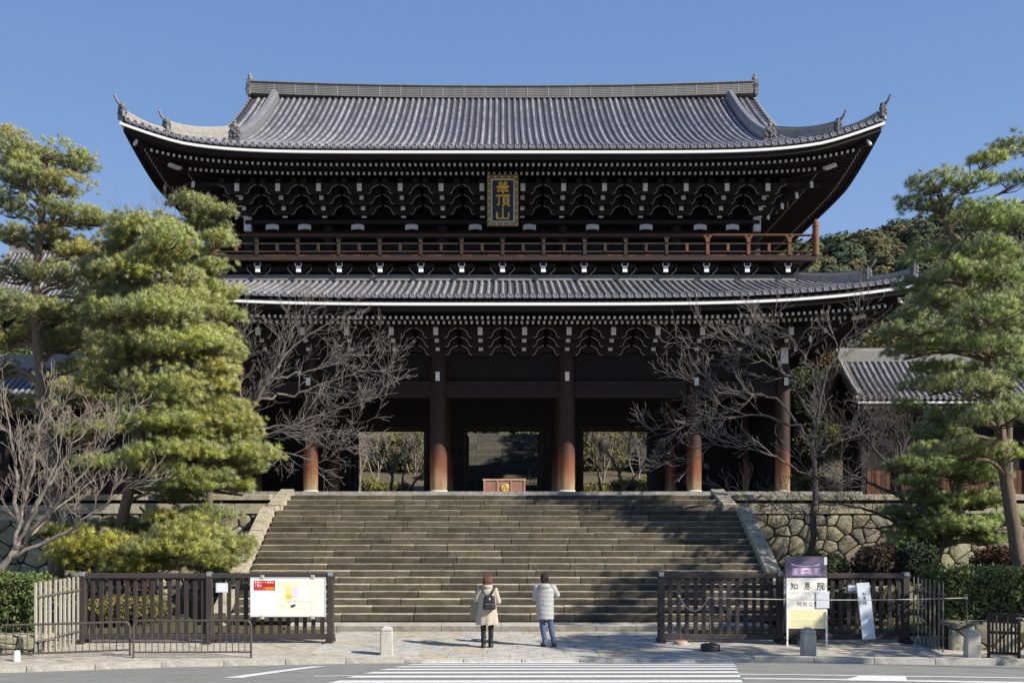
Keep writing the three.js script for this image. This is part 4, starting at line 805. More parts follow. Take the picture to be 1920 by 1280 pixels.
pine('lower pine with level green tiers behind the pair of thin bar railings', 27, [[1745, 1125], [1755, 1060], [1775, 1000], [1785, 930], [1800, 860]], .13, [
  [1780, 875, 82, 26], [1722, 905, 40, 18], [1842, 890, 50, 24], [1725, 1000, 66, 30], [1790, 985, 70, 28, -.6], [1882, 975, 46, 20, -.5], [1690, 1020, 36, 18], [1850, 1010, 40, 18], [1770, 940, 60, 22, .5], [1830, 935, 40, 18], [1745, 842, 32, 18], [1700, 870, 40, 20], [1740, 960, 50, 22], [1850, 930, 46, 22], [1690, 960, 34, 18]], PG.map((v) => v * 1.05), 606, { fill: .5 });
pine('dark dense pine beyond the side roof, half hidden by the open topped pine', 34, [[1890, 930], [1892, 800], [1895, 660], [1900, 540]], .18, [
  [1830, 600, 60, 34], [1900, 560, 60, 34], [1850, 690, 70, 34], [1910, 660, 60, 34], [1890, 760, 70, 34], [1770, 690, 40, 22], [1880, 480, 50, 30], [1740, 560, 40, 26], [1730, 640, 40, 20]], PG.map((v) => v * .9), 707);
pine('pine standing on the terrace behind the tall tiered pine', 36, [[160, 930], [165, 800], [160, 680], [165, 560]], .17, [
  [150, 600, 60, 34], [200, 660, 55, 34], [120, 720, 60, 30], [60, 760, 60, 26], [190, 740, 60, 32], [215, 800, 60, 32], [130, 810, 60, 28], [40, 580, 50, 30], [190, 870, 60, 30]], PG.map((v, i) => v * [1.4, 1.2, 1][i]), 808);

// ---- bare trees: given stems, each with side branches, twigs and finer twigs
function bareTree(name, label, category, d0, stems, o, sd, group) {
  reseed(sd);
  const base = at(stems[0][0][0], stems[0][0][1], d0), t = thing(name, label, category, [base.x, base.y, base.z], group);
  const thick = [], mid = [], thin = [], tip = o.tip ?? .0052, D = o.den ?? .62;
  const grow = (start, dir, len, r, lev) => {
    const n = lev > 2 ? 3 : lev > 1 ? 5 : 8, pts = [start], rad = [r], d = dir.clone();
    for (let i = 1; i <= n; i++) { d.add(V(rr(-.09, .09), rr(-.06, .08) + (o.lift ?? .03), rr(-.09, .09))).normalize(); pts.push(pts[i - 1].clone().addScaledVector(d, len / n)); rad.push(lerp(r, Math.max(tip * .8, r * .35), i / n)); }
    (r > .03 ? mid : thin).push(tube(pts, rad, r > .03 ? 5 : 3, false));
    kids(pts, rad, len, lev);
  };
  const kids = (pts, rad, len, lev) => {
    if (lev >= 4) return;
    const m = Math.round((lev === 0 ? (o.k0 ?? 3.2) * .75 : lev === 1 ? (o.k1 ?? 4.2) : lev === 2 ? (o.k2 ?? 7) : 5) * len * (lev ? D : 1)) + (lev === 1 ? 1 : 0);
    const n = pts.length - 1;
    for (let j = 0; j < m; j++) {
      const f = lerp(lev === 0 ? (o.bare ?? .3) : .12, .99, (j + rnd()) / m), q = f * n, i = Math.min(n - 1, Math.floor(q)), p = pts[i].clone().lerp(pts[i + 1], q - i), ax = pts[i + 1].clone().sub(pts[i]).normalize();
      const side = V(rr(-1, 1), rr(-.75, 1), rr(-1, 1)).multiply(V(1, 1, o.flat ?? .7)); side.addScaledVector(ax, -side.dot(ax)).normalize();
      const a = rr(.38, .8), dir = ax.clone().multiplyScalar(Math.cos(a)).addScaledVector(side, Math.sin(a)), rp = lerp(rad[i], rad[i + 1], q - i);
      const L = [o.l0 ?? 1.9, o.l1 ?? 1.1, .6, .26][lev] * rr(.55, 1.15) * (1 - .45 * f);
      grow(p, dir, L, Math.max(tip, Math.min(rp * .6, L * .011)), lev + 1);
    }
  };
  for (const [k, st] of stems.entries()) {
    const pts = curve(st.map(([x, y, dd = 0]) => at(x, y, d0 + dd).sub(base)), 18); pts.forEach((p, i) => { if (i) p.add(V((o.wig ?? .1) * 1.6 * fbm(i * .7, sd + k, 1, 3), (o.wig ?? .1) * 1.6 * fbm(i * .7, sd + k, 4, 3), .5 * fbm(i * .3, sd + k, 8, 2))); });
    const r0 = (o.r0 ?? .15) * (k ? (o.limb ?? .55) : 1), rad = pts.map((_, i) => Math.max(tip * 1.2, r0 * Math.pow(1 - i / (pts.length - 1) * .93, 1.1)));
    let len = 0; pts.forEach((p, i) => { if (i) len += p.distanceTo(pts[i - 1]); });
    thick.push(tube(pts, rad, 8)); kids(pts, rad, len, 0);
  }
  const [tr, ...br] = thick; add('trunk', tr, o.bark ?? M.cherry, t); for (const b of br) add('limb', b, o.bark ?? M.cherry, t);
  if (mid.length) stuff(add('branches', mid, o.bark ?? M.cherry, t)); if (thin.length) stuff(add('twigs', thin, o.twig ?? M.cherryTwig, t)); return t;
}
bareTree('cherry_tree', 'bare cherry tree spreading twigs before the gate, behind the broad bushy pine', 'cherry tree', 31.8, [
  [[405, 925], [420, 860], [455, 790], [500, 715], [560, 640], [665, 580]], [[420, 860], [480, 830, -.5], [560, 790, -.8], [650, 762, -1], [745, 735, -1]], [[455, 790], [450, 700, .4], [445, 610, .6]], [[500, 715], [590, 690, -.5], [690, 640, -.8]], [[440, 830], [520, 845, -.6], [600, 865, -1], [650, 835, -1]], [[480, 750], [560, 735, .5], [660, 700, .6], [740, 690, .6]], [[430, 850], [500, 800, .5], [600, 810, .7], [690, 790, .6]], [[520, 690], [540, 640, .3], [560, 590, .4]], [[460, 790], [420, 740], [400, 660]]],
  { r0: .13, k0: 3.4, k1: 3.6, lift: .015, limb: .36, l0: 1.7, den: .55, wig: .22 }, 11);
bareTree('cherry_tree', 'bare dark cherry tree with upright trunk behind the tall white notice board', 'cherry tree', 29.2, [
  [[1522, 1095], [1524, 1000], [1528, 900], [1530, 800], [1545, 720], [1580, 640], [1622, 585]], [[1528, 900], [1440, 850, -.6], [1340, 835, -.9], [1230, 880, -1]], [[1530, 820], [1430, 780, .4], [1310, 790, .6], [1180, 835, .6]], [[1530, 800], [1470, 700, -.4], [1400, 665, -.6], [1270, 640, -.8]], [[1540, 740], [1490, 640, .4], [1440, 590, .5]], [[1528, 860], [1580, 820], [1640, 770]], [[1524, 960], [1450, 950, -.5], [1370, 925, -.8]], [[1528, 840], [1440, 740, .5], [1350, 735, .7], [1290, 700, .7]], [[1526, 920], [1580, 900, -.4], [1640, 870, -.6]], [[1470, 700, -.4], [1440, 640, -.5], [1400, 610, -.5]]],
  { r0: .135, k0: 2.4, k1: 3.4, lift: .015, limb: .36, l0: 1.8, den: .62, wig: .26, bark: M.cherryDark }, 22);
bareTree('cherry_tree', 'leaning many-stemmed bare tree above the coping, behind the low pine tiers', 'tree', 28.4, [
  [[1722, 1050], [1700, 960], [1680, 900], [1640, 840], [1590, 790]], [[1700, 960], [1720, 900, .3], [1700, 830, .5], [1680, 750, .5]], [[1690, 930], [1620, 900, -.5], [1550, 860, -.7]], [[1710, 1000], [1640, 960, -.6], [1560, 945, -.9], [1470, 955, -1]], [[1680, 900], [1690, 840], [1655, 770]], [[1700, 980], [1650, 990, -.5], [1590, 985, -.7]]],
  { r0: .12, limb: .55, k0: 3, k1: 3.6, den: .8, bark: M.cherryDark, twig: M.cherryDark }, 33);
bareTree('bare_tree', 'pale grey many-stemmed bare tree leaning out from above the clipped hedge', 'tree', 23.6, [
  [[2, 1065], [28, 1030], [34, 960], [30, 880], [12, 790], [4, 690]], [[28, 1030], [44, 940], [40, 860], [30, 770]], [[28, 1030], [70, 940, -.3], [110, 850, -.4], [125, 760, -.5]], [[28, 1030], [100, 950, -.4], [170, 870, -.6], [238, 785, -.7]], [[28, 1030], [80, 980, .4], [150, 920, .6], [218, 855, .7]], [[34, 990], [60, 880, .3], [76, 800, .4], [84, 730, .5]], [[20, 1045], [120, 1000, -.2], [190, 950, -.4], [255, 900, -.5]], [[60, 960], [120, 860, .3], [180, 780, .4]]],
  { r0: .1, limb: .62, k0: 2.4, k1: 3.4, l0: 1.2, l1: .7, bark: M.paleBark, twig: M.paleTwig, lift: .05, tip: .0055, den: .8 }, 44);
bareTree('bare_tree', 'thin bare tree top behind the slim dark pine', 'tree', 40, [[[300, 925], [300, 700], [302, 520], [300, 375]], [[300, 560], [260, 470], [230, 400]], [[300, 600], [210, 500], [160, 420]], [[302, 480], [320, 430], [330, 380]]], { r0: .12, k0: 1.6, k1: 3, bark: M.cherry }, 55);
// ------------------------------------------------------------------ hedges, shrubs, garden behind, wooded hill
const greens = (r, g, b, v = .3) => { const k = rr(1 - v, 1 + v), w = rr(-.15, .2); return rgb(clamp(r * k * (1 + w)), clamp(g * k), clamp(b * k * (1 - w * .5))); };
M.hedgeCore = std({ color: rgb(.018, .022, .009), roughness: 1 });
function hedge(label, c, w, h, d, col, sd, turn = 0) {
  reseed(sd); const t = thing('hedge', label, 'hedge', c, undefined, turn), L = [];
  add('dark_core', box(w - .2, h - .12, d - .2, 0, h / 2 - .05, 0), M.hedgeCore, t);  // solid dark box, coloured as the shaded inside of the hedge
  const put = (x, y, z) => L.push([V(x + rr(-.03, .03), y + rr(-.03, .03), z + rr(-.03, .03)), rr(.1, .16), qAny(), greens(...col)]);
  const A = 90; let n = w * h * A; for (let i = 0; i < n; i++) put(rr(-w / 2, w / 2), rr(.02, h), d / 2 - rr(0, .09)); n = w * d * A; for (let i = 0; i < n; i++) put(rr(-w / 2, w / 2), h - rr(0, .08), rr(-d / 2, d / 2)); n = d * h * A; for (let i = 0; i < n; i++) for (const s of [-1, 1]) put(s * (w / 2 - rr(0, .09)), rr(.02, h), rr(-d / 2, d / 2));
  scatter('foliage', LEAVES, M.leaf, L, t); return t;
}
hedge('clipped green hedge block beside the pale picket fence', [-12.0, .12, -20.55], 3.1, 1.5, .7, [.10, .135, .035], 5);
hedge('long clipped dark hedge above the low stone wall', [12.7, .3, -21.6], 4.8, 1.4, 1.5, [.12, .15, .045], 6);
function shrub(label, p, rx, ry, rz, col, sd, geo = LEAVES, size = [.1, .17], dens = 150, category = 'shrub', group) {
  reseed(sd); const t = thing('shrub', label, category, p, group), L = [], n = Math.round((rx * rz * 2 + rx * ry * 2) * dens), core = metric(new THREE.IcosahedronGeometry(.86, 2).scale(rx, ry, rz).translate(0, ry * .5, 0));
  add('dark_core', core, M.hedgeCore, t);  // solid dark lump standing in for the shade within the leaves
  for (let i = 0; i < n; i++) { const v = V(rr(-1, 1), rr(-.5, 1), rr(-1, 1)).normalize(), q = rr(.84, 1.06) * (1 + .16 * fbm(v.x * 2.4 + sd, v.y * 2.4, v.z * 2.4, 2)); L.push([V(v.x * rx * q, ry * .5 + v.y * ry * q, v.z * rz * q), rr(...size), qAny(), greens(...col)]); }
  scatter('foliage', geo, M.leaf, L, t); return t;
}
const shp = (px, py, d) => { const p = at(px, py, d); return [p.x, Math.max(.05, p.y), p.z]; };
shrub('round dark clipped shrub just behind the tall notice board', shp(1540, 1095, 26.5), .8, .6, .7, [.05, .065, .022], 21);
shrub('reddish-brown clipped shrub beneath the low level pine', shp(1648, 1085, 26), .7, .62, .7, [.06, .034, .02], 22);
shrub('rust coloured clipped shrub behind the long dark hedge', shp(1880, 1075, 26), .8, .5, .7, [.095, .042, .018], 23);
shrub('small dark shrub between the reddish shrub and the hedge', shp(1722, 1080, 25.5), .55, .6, .6, [.035, .05, .02], 24);
shrub('dark glossy shrub at the foot of the stair cheek by the bough', shp(452, 1130, 25.4), .42, .5, .45, [.035, .052, .024], 25);
shrub('ochre-green low shrub behind the broad slats of the map board fence', shp(232, 1150, 24.2), 1.1, .28, .7, [.19, .17, .035], 26);
shrub('orange-tinged little shrub behind the middle slats of the map board fence', shp(262, 1112, 24.6), .3, .5, .3, [.2, .10, .03], 27);
shrub('low mossy shrub behind the fence near its bare grey tree end', shp(110, 1130, 24.5), .6, .4, .5, [.12, .13, .035], 28);
shrub('leafy green shrub behind the slats beside the tall notice board', shp(1575, 1150, 24.4), .5, .4, .5, [.10, .13, .03], 29);
shrub('yellowing shrub behind the slats beside the leaning white panel', shp(1660, 1150, 24.4), .6, .4, .5, [.16, .12, .03], 30);
for (const [label, x, d, r, h, col] of [['olive bush beside the gate corner column, behind the bare dark cherry tree', 15.6, 52, 1.3, 2.2, [.10, .11, .035]], ['deep green bush between the gate corner and the side building', 17.4, 50, 1.2, 1.8, [.06, .08, .028]], ['tall dark bush filling the gap behind the gate corner', 16.6, 58, 1.8, 4, [.075, .09, .03]], ['yellow-green bush farther back in the gap beside the gate', 20, 66, 2.6, 5, [.14, .14, .04]]]) shrub(label, [x, 3.6, -d], r, h * .6, r, col, x * 7, LEAVES, [.16, .26], 45);
// garden seen through the doorways: sunlit shrubs and bare trees
{
  reseed(909);
  let k = 0;
  const bank = [[-14.5, 72, 1.5, 1.1], [-11.2, 74, 1.5, 1.2], [-8.6, 73, 1.4, 1.0], [-17.5, 84, 3, 4.6], [-12.8, 86, 3, 5.4], [-8.6, 85, 2.6, 4.4], [-5.6, 80, 1.6, 1.6], [7.4, 72, 1.4, 1.1], [10, 74, 1.5, 1.1], [12.8, 75, 1.5, 1.3], [16, 84, 2.8, 4.6], [9.2, 86, 3, 5.2], [12.6, 87, 3, 5.6], [-20.5, 86, 3, 5]];
  for (const [x, d, r, h] of bank) { shrub((x < 0 ? 'yellow-green garden bushes seen through the doorway beyond the map board side' : 'yellow-green garden bushes seen through the doorway nearer the white notice board'), [x, terraceY(x, d) - .2, -d], r, h * .6, r, d < 79 ? [.19, .19, .05] : k % 3 === 0 ? [.09, .095, .035] : [.19, .185, .055], 930 + k++, LEAVES, [.2, .34], 26, 'shrub', x < 0 ? 'garden shrubs beyond the map board side doorway' : 'garden shrubs beyond the notice board side doorway'); }
  const G2 = [[1130, 76], [1195, 80], [705, 78], [775, 82], [672, 72]];
  G2.forEach(([x, d], i) => bareTree('bare_tree', ['slender far tree at the inner edge of the doorway towards the notice board', 'slender far tree at the outer edge of the doorway towards the notice board', 'slender far tree in the doorway beyond the map board side', 'faint far tree close to the gate column in that doorway', 'thin tree against the outer jamb of the doorway beyond the map board side'][i], 'tree', d, [[[x, 925], [x + 4, 870], [x - 4, 800]], [[x, 900], [x + 16, 850], [x + 24, 800]], [[x, 910], [x - 16, 860], [x - 22, 805]]], { r0: .12, limb: .7, k0: 2.2, k1: 2.6, bark: M.paleBark, twig: M.paleTwig, tip: .012 }, 700 + i));
  const G = { r0: .13, limb: .7, k0: 2, k1: 3, bark: M.paleBark, twig: M.paleTwig, tip: .011 };
  bareTree('bare_tree', 'pale forked bare tree in the middle of the doorway beyond the map board side', 'tree', 66, [[[732, 925], [735, 880], [722, 845], [712, 800]], [[735, 880], [752, 850], [768, 805]], [[734, 890], [700, 850], [680, 810]]], G, 61);
  bareTree('bare_tree', 'leaning bare tree in the doorway, touching the gate column beside it', 'tree', 64, [[[760, 925], [785, 895], [820, 865]], [[752, 925], [760, 870], [780, 820]]], G, 62);
  bareTree('bare_tree', 'many-branched pale tree filling the doorway nearer the tall white notice board', 'tree', 62, [[[1170, 925], [1160, 885], [1140, 850], [1110, 815]], [[1160, 890], [1178, 860], [1182, 805]], [[1170, 915], [1200, 880], [1222, 830]], [[1128, 925], [1120, 880], [1108, 835]]], G, 63);
}
// the wooded hill behind
{
  reseed(1717);
  const hy = (x, d) => { const t = smooth((d - 120) / 190); const ridge = 77 + 14 * fbm(x * .006, 3, 1, 3) + 16 * smooth((x - 60) / 120) - 22 * smooth((-x - 60) / 160); return 9 + t * ridge; };
  struct('hill', sheet(70, 30, (u, v) => { const x = (u - .5) * 700, d = 118 + v * 260; return { x, y: hy(x, d) - 3, z: -d }; }), M.soil);
  const tones = [[.078, .094, .028], [.064, .086, .029], [.092, .09, .028], [.052, .066, .026], [.104, .086, .03], [.046, .066, .027]];
  const list = [], inner = [];
  // crown of one hill tree: leaf-sized faces through a lumpy volume
  const P = []; for (let i = 0; i < 620; i++) { const v = V(rr(-1, 1), rr(-.55, 1), rr(-1, 1)).normalize(), q = rr(.72, 1.04) * (1 + .3 * fbm(v.x * 2, v.y * 2, v.z * 2, 2)), c = v.clone().multiplyScalar(q); const a = V(rr(-1, 1), rr(-1, 1), rr(-1, 1)).normalize().cross(v).normalize().add(v.clone().multiplyScalar(rr(-.5, .5))).multiplyScalar(.115), b = a.clone().cross(v)  .normalize().multiplyScalar(.095); for (const p of [c.clone().sub(a), c.clone().add(b), c.clone().add(a), c.clone().sub(a), c.clone().add(a), c.clone().sub(b)]) P.push(p.x, p.y, p.z); }
  const crown = new THREE.BufferGeometry(); crown.setAttribute('position', new THREE.Float32BufferAttribute(P, 3)); crown.computeVertexNormals(); metric(crown);
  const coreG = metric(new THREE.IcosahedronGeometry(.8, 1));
  for (let i = 0; i < 5200; i++) {
    const x = rr(-1, 1) < 0 ? rr(-200, 0) : rr(0, 260), d = rr(122, 330); if (Math.abs(x) / d < .25 && hy(x, d) < 200 && d > 160 && Math.abs(x) / d < .2) continue;
    const s = rr(1.9, 5.2) * (.8 + d / 600), t = pick(tones), k = rr(.7, 1.35), p = V(x, hy(x, d) + rr(-1, 1), -d), c = rgb(t[0] * k, t[1] * k, t[2] * k), q = new THREE.Quaternion().setFromAxisAngle(V(0, 1, 0), rnd() * 6.28);
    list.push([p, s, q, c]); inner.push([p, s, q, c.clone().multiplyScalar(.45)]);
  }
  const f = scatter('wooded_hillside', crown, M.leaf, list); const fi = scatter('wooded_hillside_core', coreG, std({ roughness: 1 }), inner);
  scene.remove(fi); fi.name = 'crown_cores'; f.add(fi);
}
// evergreen broadleaf trees beyond and beside the gate
function leafTree(label, x, d, y0, h, r, col, sd) {
  reseed(sd); const t = thing('evergreen_tree', label, 'tree', [x, y0, -d]), L = [], lobes = [];
  add('trunk', tube(curve([V(0, -.3, 0), V(rr(-.3, .3), h * .35, rr(-.2, .2)), V(rr(-.4, .4), h * .8, 0)], 10), Array.from({ length: 11 }, (_, i) => .3 * (1 - i / 13)), 8), M.pineTwig, t);
  for (let i = 0; i < 14; i++) { const a = rnd() * 6.28, q = Math.sqrt(rnd()) * r * .7; lobes.push([V(Math.cos(a) * q, lerp(h * .3, h * .92, rnd()), Math.sin(a) * q), r * rr(.3, .5)]); }
  add('branch', lobes.map(([c]) => tube([V(0, c.y * .6, 0), c.clone().multiplyScalar(.6).setY(c.y * .85), c], [.1, .06, .03], 5)), M.pineTwig, t);
  for (const [c, q] of lobes) { const g = rr(.75, 1.2); for (let i = 0; i < q * q * 90; i++) { const v = V(rr(-1, 1), rr(-.8, 1), rr(-1, 1)).normalize().multiplyScalar(q * rr(.5, 1.05)); v.y *= .8; const cc = greens(...col); cc.multiplyScalar(g); L.push([v.add(c), rr(.22, .36), qAny(), cc]); } }
  scatter('crown', LEAVES, M.leaf, L, t);
}
leafTree('dark evergreen tree in the gap between the gate and the side building', 19, 60, 4, 10, 3.6, [.07, .09, .028], 41);
leafTree('olive evergreen tree behind the ridge of the low side building', 24.5, 58, 4, 11, 4, [.13, .12, .035], 42);
leafTree('rust-tinged tree above the side building roof beside the open topped pine', 22, 64, 4, 13, 3.6, [.16, .10, .03], 43);
leafTree('dark evergreen tree added unseen behind the gate to shade the rear steps', 13, 63, 4, 15, 4.2, [.07, .09, .028], 44);  // hidden tree put in to darken the rear steps
leafTree('evergreen tree behind the bare tree between tall pine and the gate', -22, 56, 4, 9, 4, [.09, .11, .03], 45);
leafTree('dark evergreen beyond the outermost tall pine', -30, 52, 4, 10, 4, [.07, .09, .03], 46);
// ------------------------------------------------------------------ fences, barriers, bollards, signs
Object.assign(M, {
  fenceB: std({ color: rgb(.055, .042, .040), map: T.wood, roughness: .78 }),
  paleWood: std({ color: rgb(.50, .46, .39), map: T.wood, roughness: .85 }),
  greyWood: std({ color: rgb(.17, .15, .13), map: T.wood, roughness: .85 }),
  steelBrown: std({ color: rgb(.10, .080, .068), roughness: .5, metalness: .3 }),
  bollard: std({ color: rgb(.52, .485, .42), map: T.stone, bumpMap: T.bump, bumpScale: .004, roughness: .9 }),
  iron: std({ color: rgb(.05, .045, .045), roughness: .6, metalness: .5 }), steel: std({ color: rgb(.45, .45, .46), roughness: .4, metalness: .7 }),
  rope: std({ color: rgb(.55, .52, .45), roughness: .95 }),
});
function slatFence(label, x0, x1, d, posts, railYs, sd) {
  reseed(sd); const t = thing('slat_fence', label, 'fence', [0, 0, -d]), H = 1.64;
  add('top_rail', cbox(x1 - x0, .12, .14, (x0 + x1) / 2, H - .06, 0, .012), M.fenceB, t); add('bottom_rail', cbox(x1 - x0, .13, .12, (x0 + x1) / 2, .15, 0, .012), M.fenceB, t);
  for (const y of railYs) add('middle_rail', cbox(x1 - x0 - .1, .08, .05, (x0 + x1) / 2, y, -.05, .008), M.fence, t);
  for (const p of posts) { add('post', cbox(.15, H - .02, .15, p, H / 2 - .02, -.01, .012), M.fenceB, t); add('post_cap', cbox(.12, .1, .16, p, H - .02, .01, .01), M.steel, t); add('foot', cbox(.16, .1, .5, p, .04, 0, .01), M.iron, t); }
  const n = Math.round((x1 - x0) / .198); for (let i = 0; i < n; i++) { const x = x0 + (i + .5) * (x1 - x0) / n; if (posts.some((p) => Math.abs(p - x) < .12)) continue; add('slat', cbox(.098 + rr(-.004, .004), H - .3, .034, x + rr(-.006, .006), H / 2 + .03, rr(-.006, .006), .006), pick([M.fence, M.fenceB, M.fence]), t); }
  return t;
}
slatFence('long dark brown slatted wooden fence carrying the map board', -9.95, -3.95, 21.35, [-9.88, -6.9, -4.05], [1.3], 1);
slatFence('dark slatted wooden fence panel behind the two rope posts', 3.66, 6.62, 21.35, [3.74, 6.54], [1.32, .72], 2);
slatFence('dark slatted fence panel with gaps behind the leaning white panel', 6.72, 9.6, 21.35, [6.8, 9.5], [.72], 3);
function pickets(label, x, d0, d1, n, h, mat, r, lean) {
  const t = thing('picket_fence', label, 'fence', [x, 0, 0]); reseed(n * 7);
  for (let i = 0; i < n; i++) { const d = lerp(d0, d1, i / (n - 1)); add('picket', cbox(r, h, r, 0, h / 2, 0, .005).applyMatrix4(new THREE.Matrix4().makeRotationZ(lean)).translate(rr(-.01, .01), 0, -d), mat, t); }
  for (const y of [.3, h - .3]) add('rail', bar(V(.05, y, -d0), V(.05, y, -d1), .03, .03), M.greyWood, t);
}
pickets('pale bleached picket fence between the clipped hedge and the long dark fence', -9.98, 21.3, 19.35, 10, 1.56, M.paleWood, .05, 0);
pickets('thin grey picket railing between the dark fence and the long hedge', 9.68, 21.3, 19.9, 8, 1.55, M.greyWood, .032, 0);
function barrier(label, x0, d0, x1, d1, h, n, group) {
  const a = V(x0, 0, -d0), b = V(x1, 0, -d1), L = a.distanceTo(b), t = thing('pipe_barrier', label, 'barrier', [x0, 0, -d0], group, Math.atan2(d1 - d0, x1 - x0)), c = .12, p = [];
  p.push(V(0, .0, 0), V(0, h - c, 0)); for (let k = 1; k <= 6; k++) { const q = k / 6 * Math.PI / 2; p.push(V(c - c * Math.cos(q), h - c + c * Math.sin(q), 0)); } for (let k = 0; k <= 6; k++) { const q = k / 6 * Math.PI / 2; p.push(V(L - c + c * Math.sin(q), h - c + c * Math.cos(q), 0)); } p.push(V(L, 0, 0));
  add('frame', tube(p, .023, 8), M.steelBrown, t); add('bottom_rail', tube([V(0, .12, 0), V(L, .12, 0)], .018, 8), M.steelBrown, t);
  for (let i = 1; i < n; i++) add('baluster', tube([V(L * i / n, .12, 0), V(L * i / n, h - .01, 0)], .0095, 6), M.steelBrown, t);
}
barrier('low brown pipe barrier standing before the pale picket fence', -10.42, 18.75, -7.98, 19.4, .72, 19);
barrier('low brown pipe barrier standing before the dark slatted fence by the map board', -7.76, 19.05, -5.3, 19.1, .78, 19);
{ // dark rack of slats on the border, with a bent pipe at its end
  const t = thing('slat_rack', 'dark brown upright slat rack beyond the far bollard', 'rack', [10.2, 0, -19.0], undefined, -.35);
  M.rackWood = std({ color: rgb(.045, .022, .02), map: T.wood, roughness: .7 });
  for (const x of [0, .56]) add('post', cbox(.06, .95, .06, x, .47, 0, .008), M.rackWood, t);
  for (const y of [.12, .55, .78, .93]) add('rail', cbox(.56, .06, .05, .28, y, 0, .006), M.rackWood, t);
  for (let i = 0; i < 7; i++) add('slat', cbox(.04, .76, .025, .07 + i * .07, .53, .03, .004), i % 3 === 1 ? M.steelBrown : M.rackWood, t);
  add('bent_pipe', tube(curve([V(.5, .86, .06), V(.6, .87, .07), V(.66, .8, .08), V(.7, .4, .1), V(.73, 0, .12)], 14), .018, 8), M.steel, t);
}
const BOL = 'stone bollards along the crossing';
function bollard(label, x, d, turn) {
  const t = thing('stone_bollard', label, 'bollard', [x, 0, -d], BOL, turn), oct = (w, c) => [[-w + c, -w], [w - c, -w], [w, -w + c], [w, w - c], [w - c, w], [-w + c, w], [-w, w - c], [-w, -w + c]];
  const P = [], I = [], prof = [[.135, -.05, .02], [.13, .5, .02], [.118, .512, .02], [.118, .527, .02], [.129, .54, .02], [.127, .575, .02], [.05, .635, .012], [.0, .64, 0]];
  prof.forEach(([w, y, c]) => oct(w, c).forEach(([x, z]) => P.push(x, y, z))); for (let r = 0; r < prof.length - 1; r++) for (let k = 0; k < 8; k++) { const a = r * 8 + k, b = r * 8 + (k + 1) % 8; I.push(a, a + 8, b, b, a + 8, b + 8); }
  const g = new THREE.BufferGeometry(); g.setAttribute('position', new THREE.Float32BufferAttribute(P, 3)); g.setIndex(I); add('shaft', metric(toCreasedNormals(g, .4)), M.bollard, t); add('base_collar', cbox(.36, .04, .36, 0, .005, 0, .01), M.kerb, t);
}
bollard('square pale stone bollard before the paving on the map board side of the two people', -2.48, 19.4, .1);
bollard('square pale stone bollard standing in front of the tall notice board', 6.45, 19.1, 0);
bollard('square pale stone bollard beside the short brown barrier and the long hedge', 9.72, 18.75, -.15);
{ const t = thing('marker_post', 'stubby white marker post on the pavement before the clipped hedge', 'marker post', [-9.98, 0, -18.62]); add('shaft', cyl(.065, .06, .2, 0, .1, 0, 16), M.white, t); add('cap', metric(new THREE.SphereGeometry(.06, 14, 6, 0, 6.3, 0, 1.57)).scale(1, .35, 1).translate(0, .2, 0), M.white, t); }
// low rough stone borders under the hedges
reseed(8);
for (const [label, x0, x1, d, h, cell] of [['low border of rough grey stones under the clipped hedge', -13.4, -10.15, 19.75, .36, .62], ['low wall of square grey stones below the long dark hedge', 10.0, 15.5, 20.3, .58, .62]]) {
  const t = thing('stone_border', label, 'low wall'); add('core', box(x1 - x0, h - .06, .4, (x0 + x1) / 2, h / 2 - .03, -d - .3), M.jointDark, t);
  for (const poly of rubble(x0, x1, -.04, h, cell)) { const s = add('stone', boulder(poly, .014, .14), pick(M.rock), t); s.position.z = -d; }
  for (let x = x0; x < x1 - .2; x += .7) add('cap_stone', cbox(.66, .12, .5, x + .35, h - .03, -d - .2, .02), pick(M.rock), t);
}
// posts with a rope between them
{
  const g = 'rope posts', post = (label, x, d, h, r, bh, wood) => { const t = thing('rope_post', label, 'rope post', [x, 0, -d], g); add('base', metric(lathe([[0, bh], [r * .8, bh], [r, bh - .02], [r, .02], [r * 1.08, 0]], 24)), wood ? M.rail2 : M.iron, t); add('pole', tube([V(0, bh - .01, 0), V(-.03, h, 0)], .016, 8), M.greyWood, t); add('knob', metric(new THREE.SphereGeometry(.03, 10, 8)).translate(-.03, h, 0), M.rope, t); if (!wood) for (const s of [-1, 1]) add('stay', tube([V(s * .12, bh - .01, 0), V(-.02, .5, 0)], .008, 6), M.greyWood, t); };
  post('thin rope post on a wooden disc, tight against the dark fence', 4.13, 21.0, 1.13, .16, .1, true);
  post('rope post on the heavy black round base', 4.58, 19.95, 1.19, .21, .17, false);
  post('slender rope post standing against the long dark hedge', 10.38, 20.2, 1.16, .1, .06, false);
  const P = [V(4.1, 1.13, -21), V(4.55, 1.19, -19.95), V(10.35, 1.16, -20.2)], sagLine = (a, b, s) => Array.from({ length: 17 }, (_, k) => { const t = k / 16, p = a.clone().lerp(b, t); p.y -= 4 * s * t * (1 - t); return p; });
  const r = thing('rope', 'pale rope strung low in front of the notice boards from post to post', 'rope'); add('slack_span', tube(sagLine(P[0], P[1], .32), .011, 6), M.rope, r); add('taut_span', tube(sagLine(P[1], P[2], .05), .009, 6), M.rope, r);
}
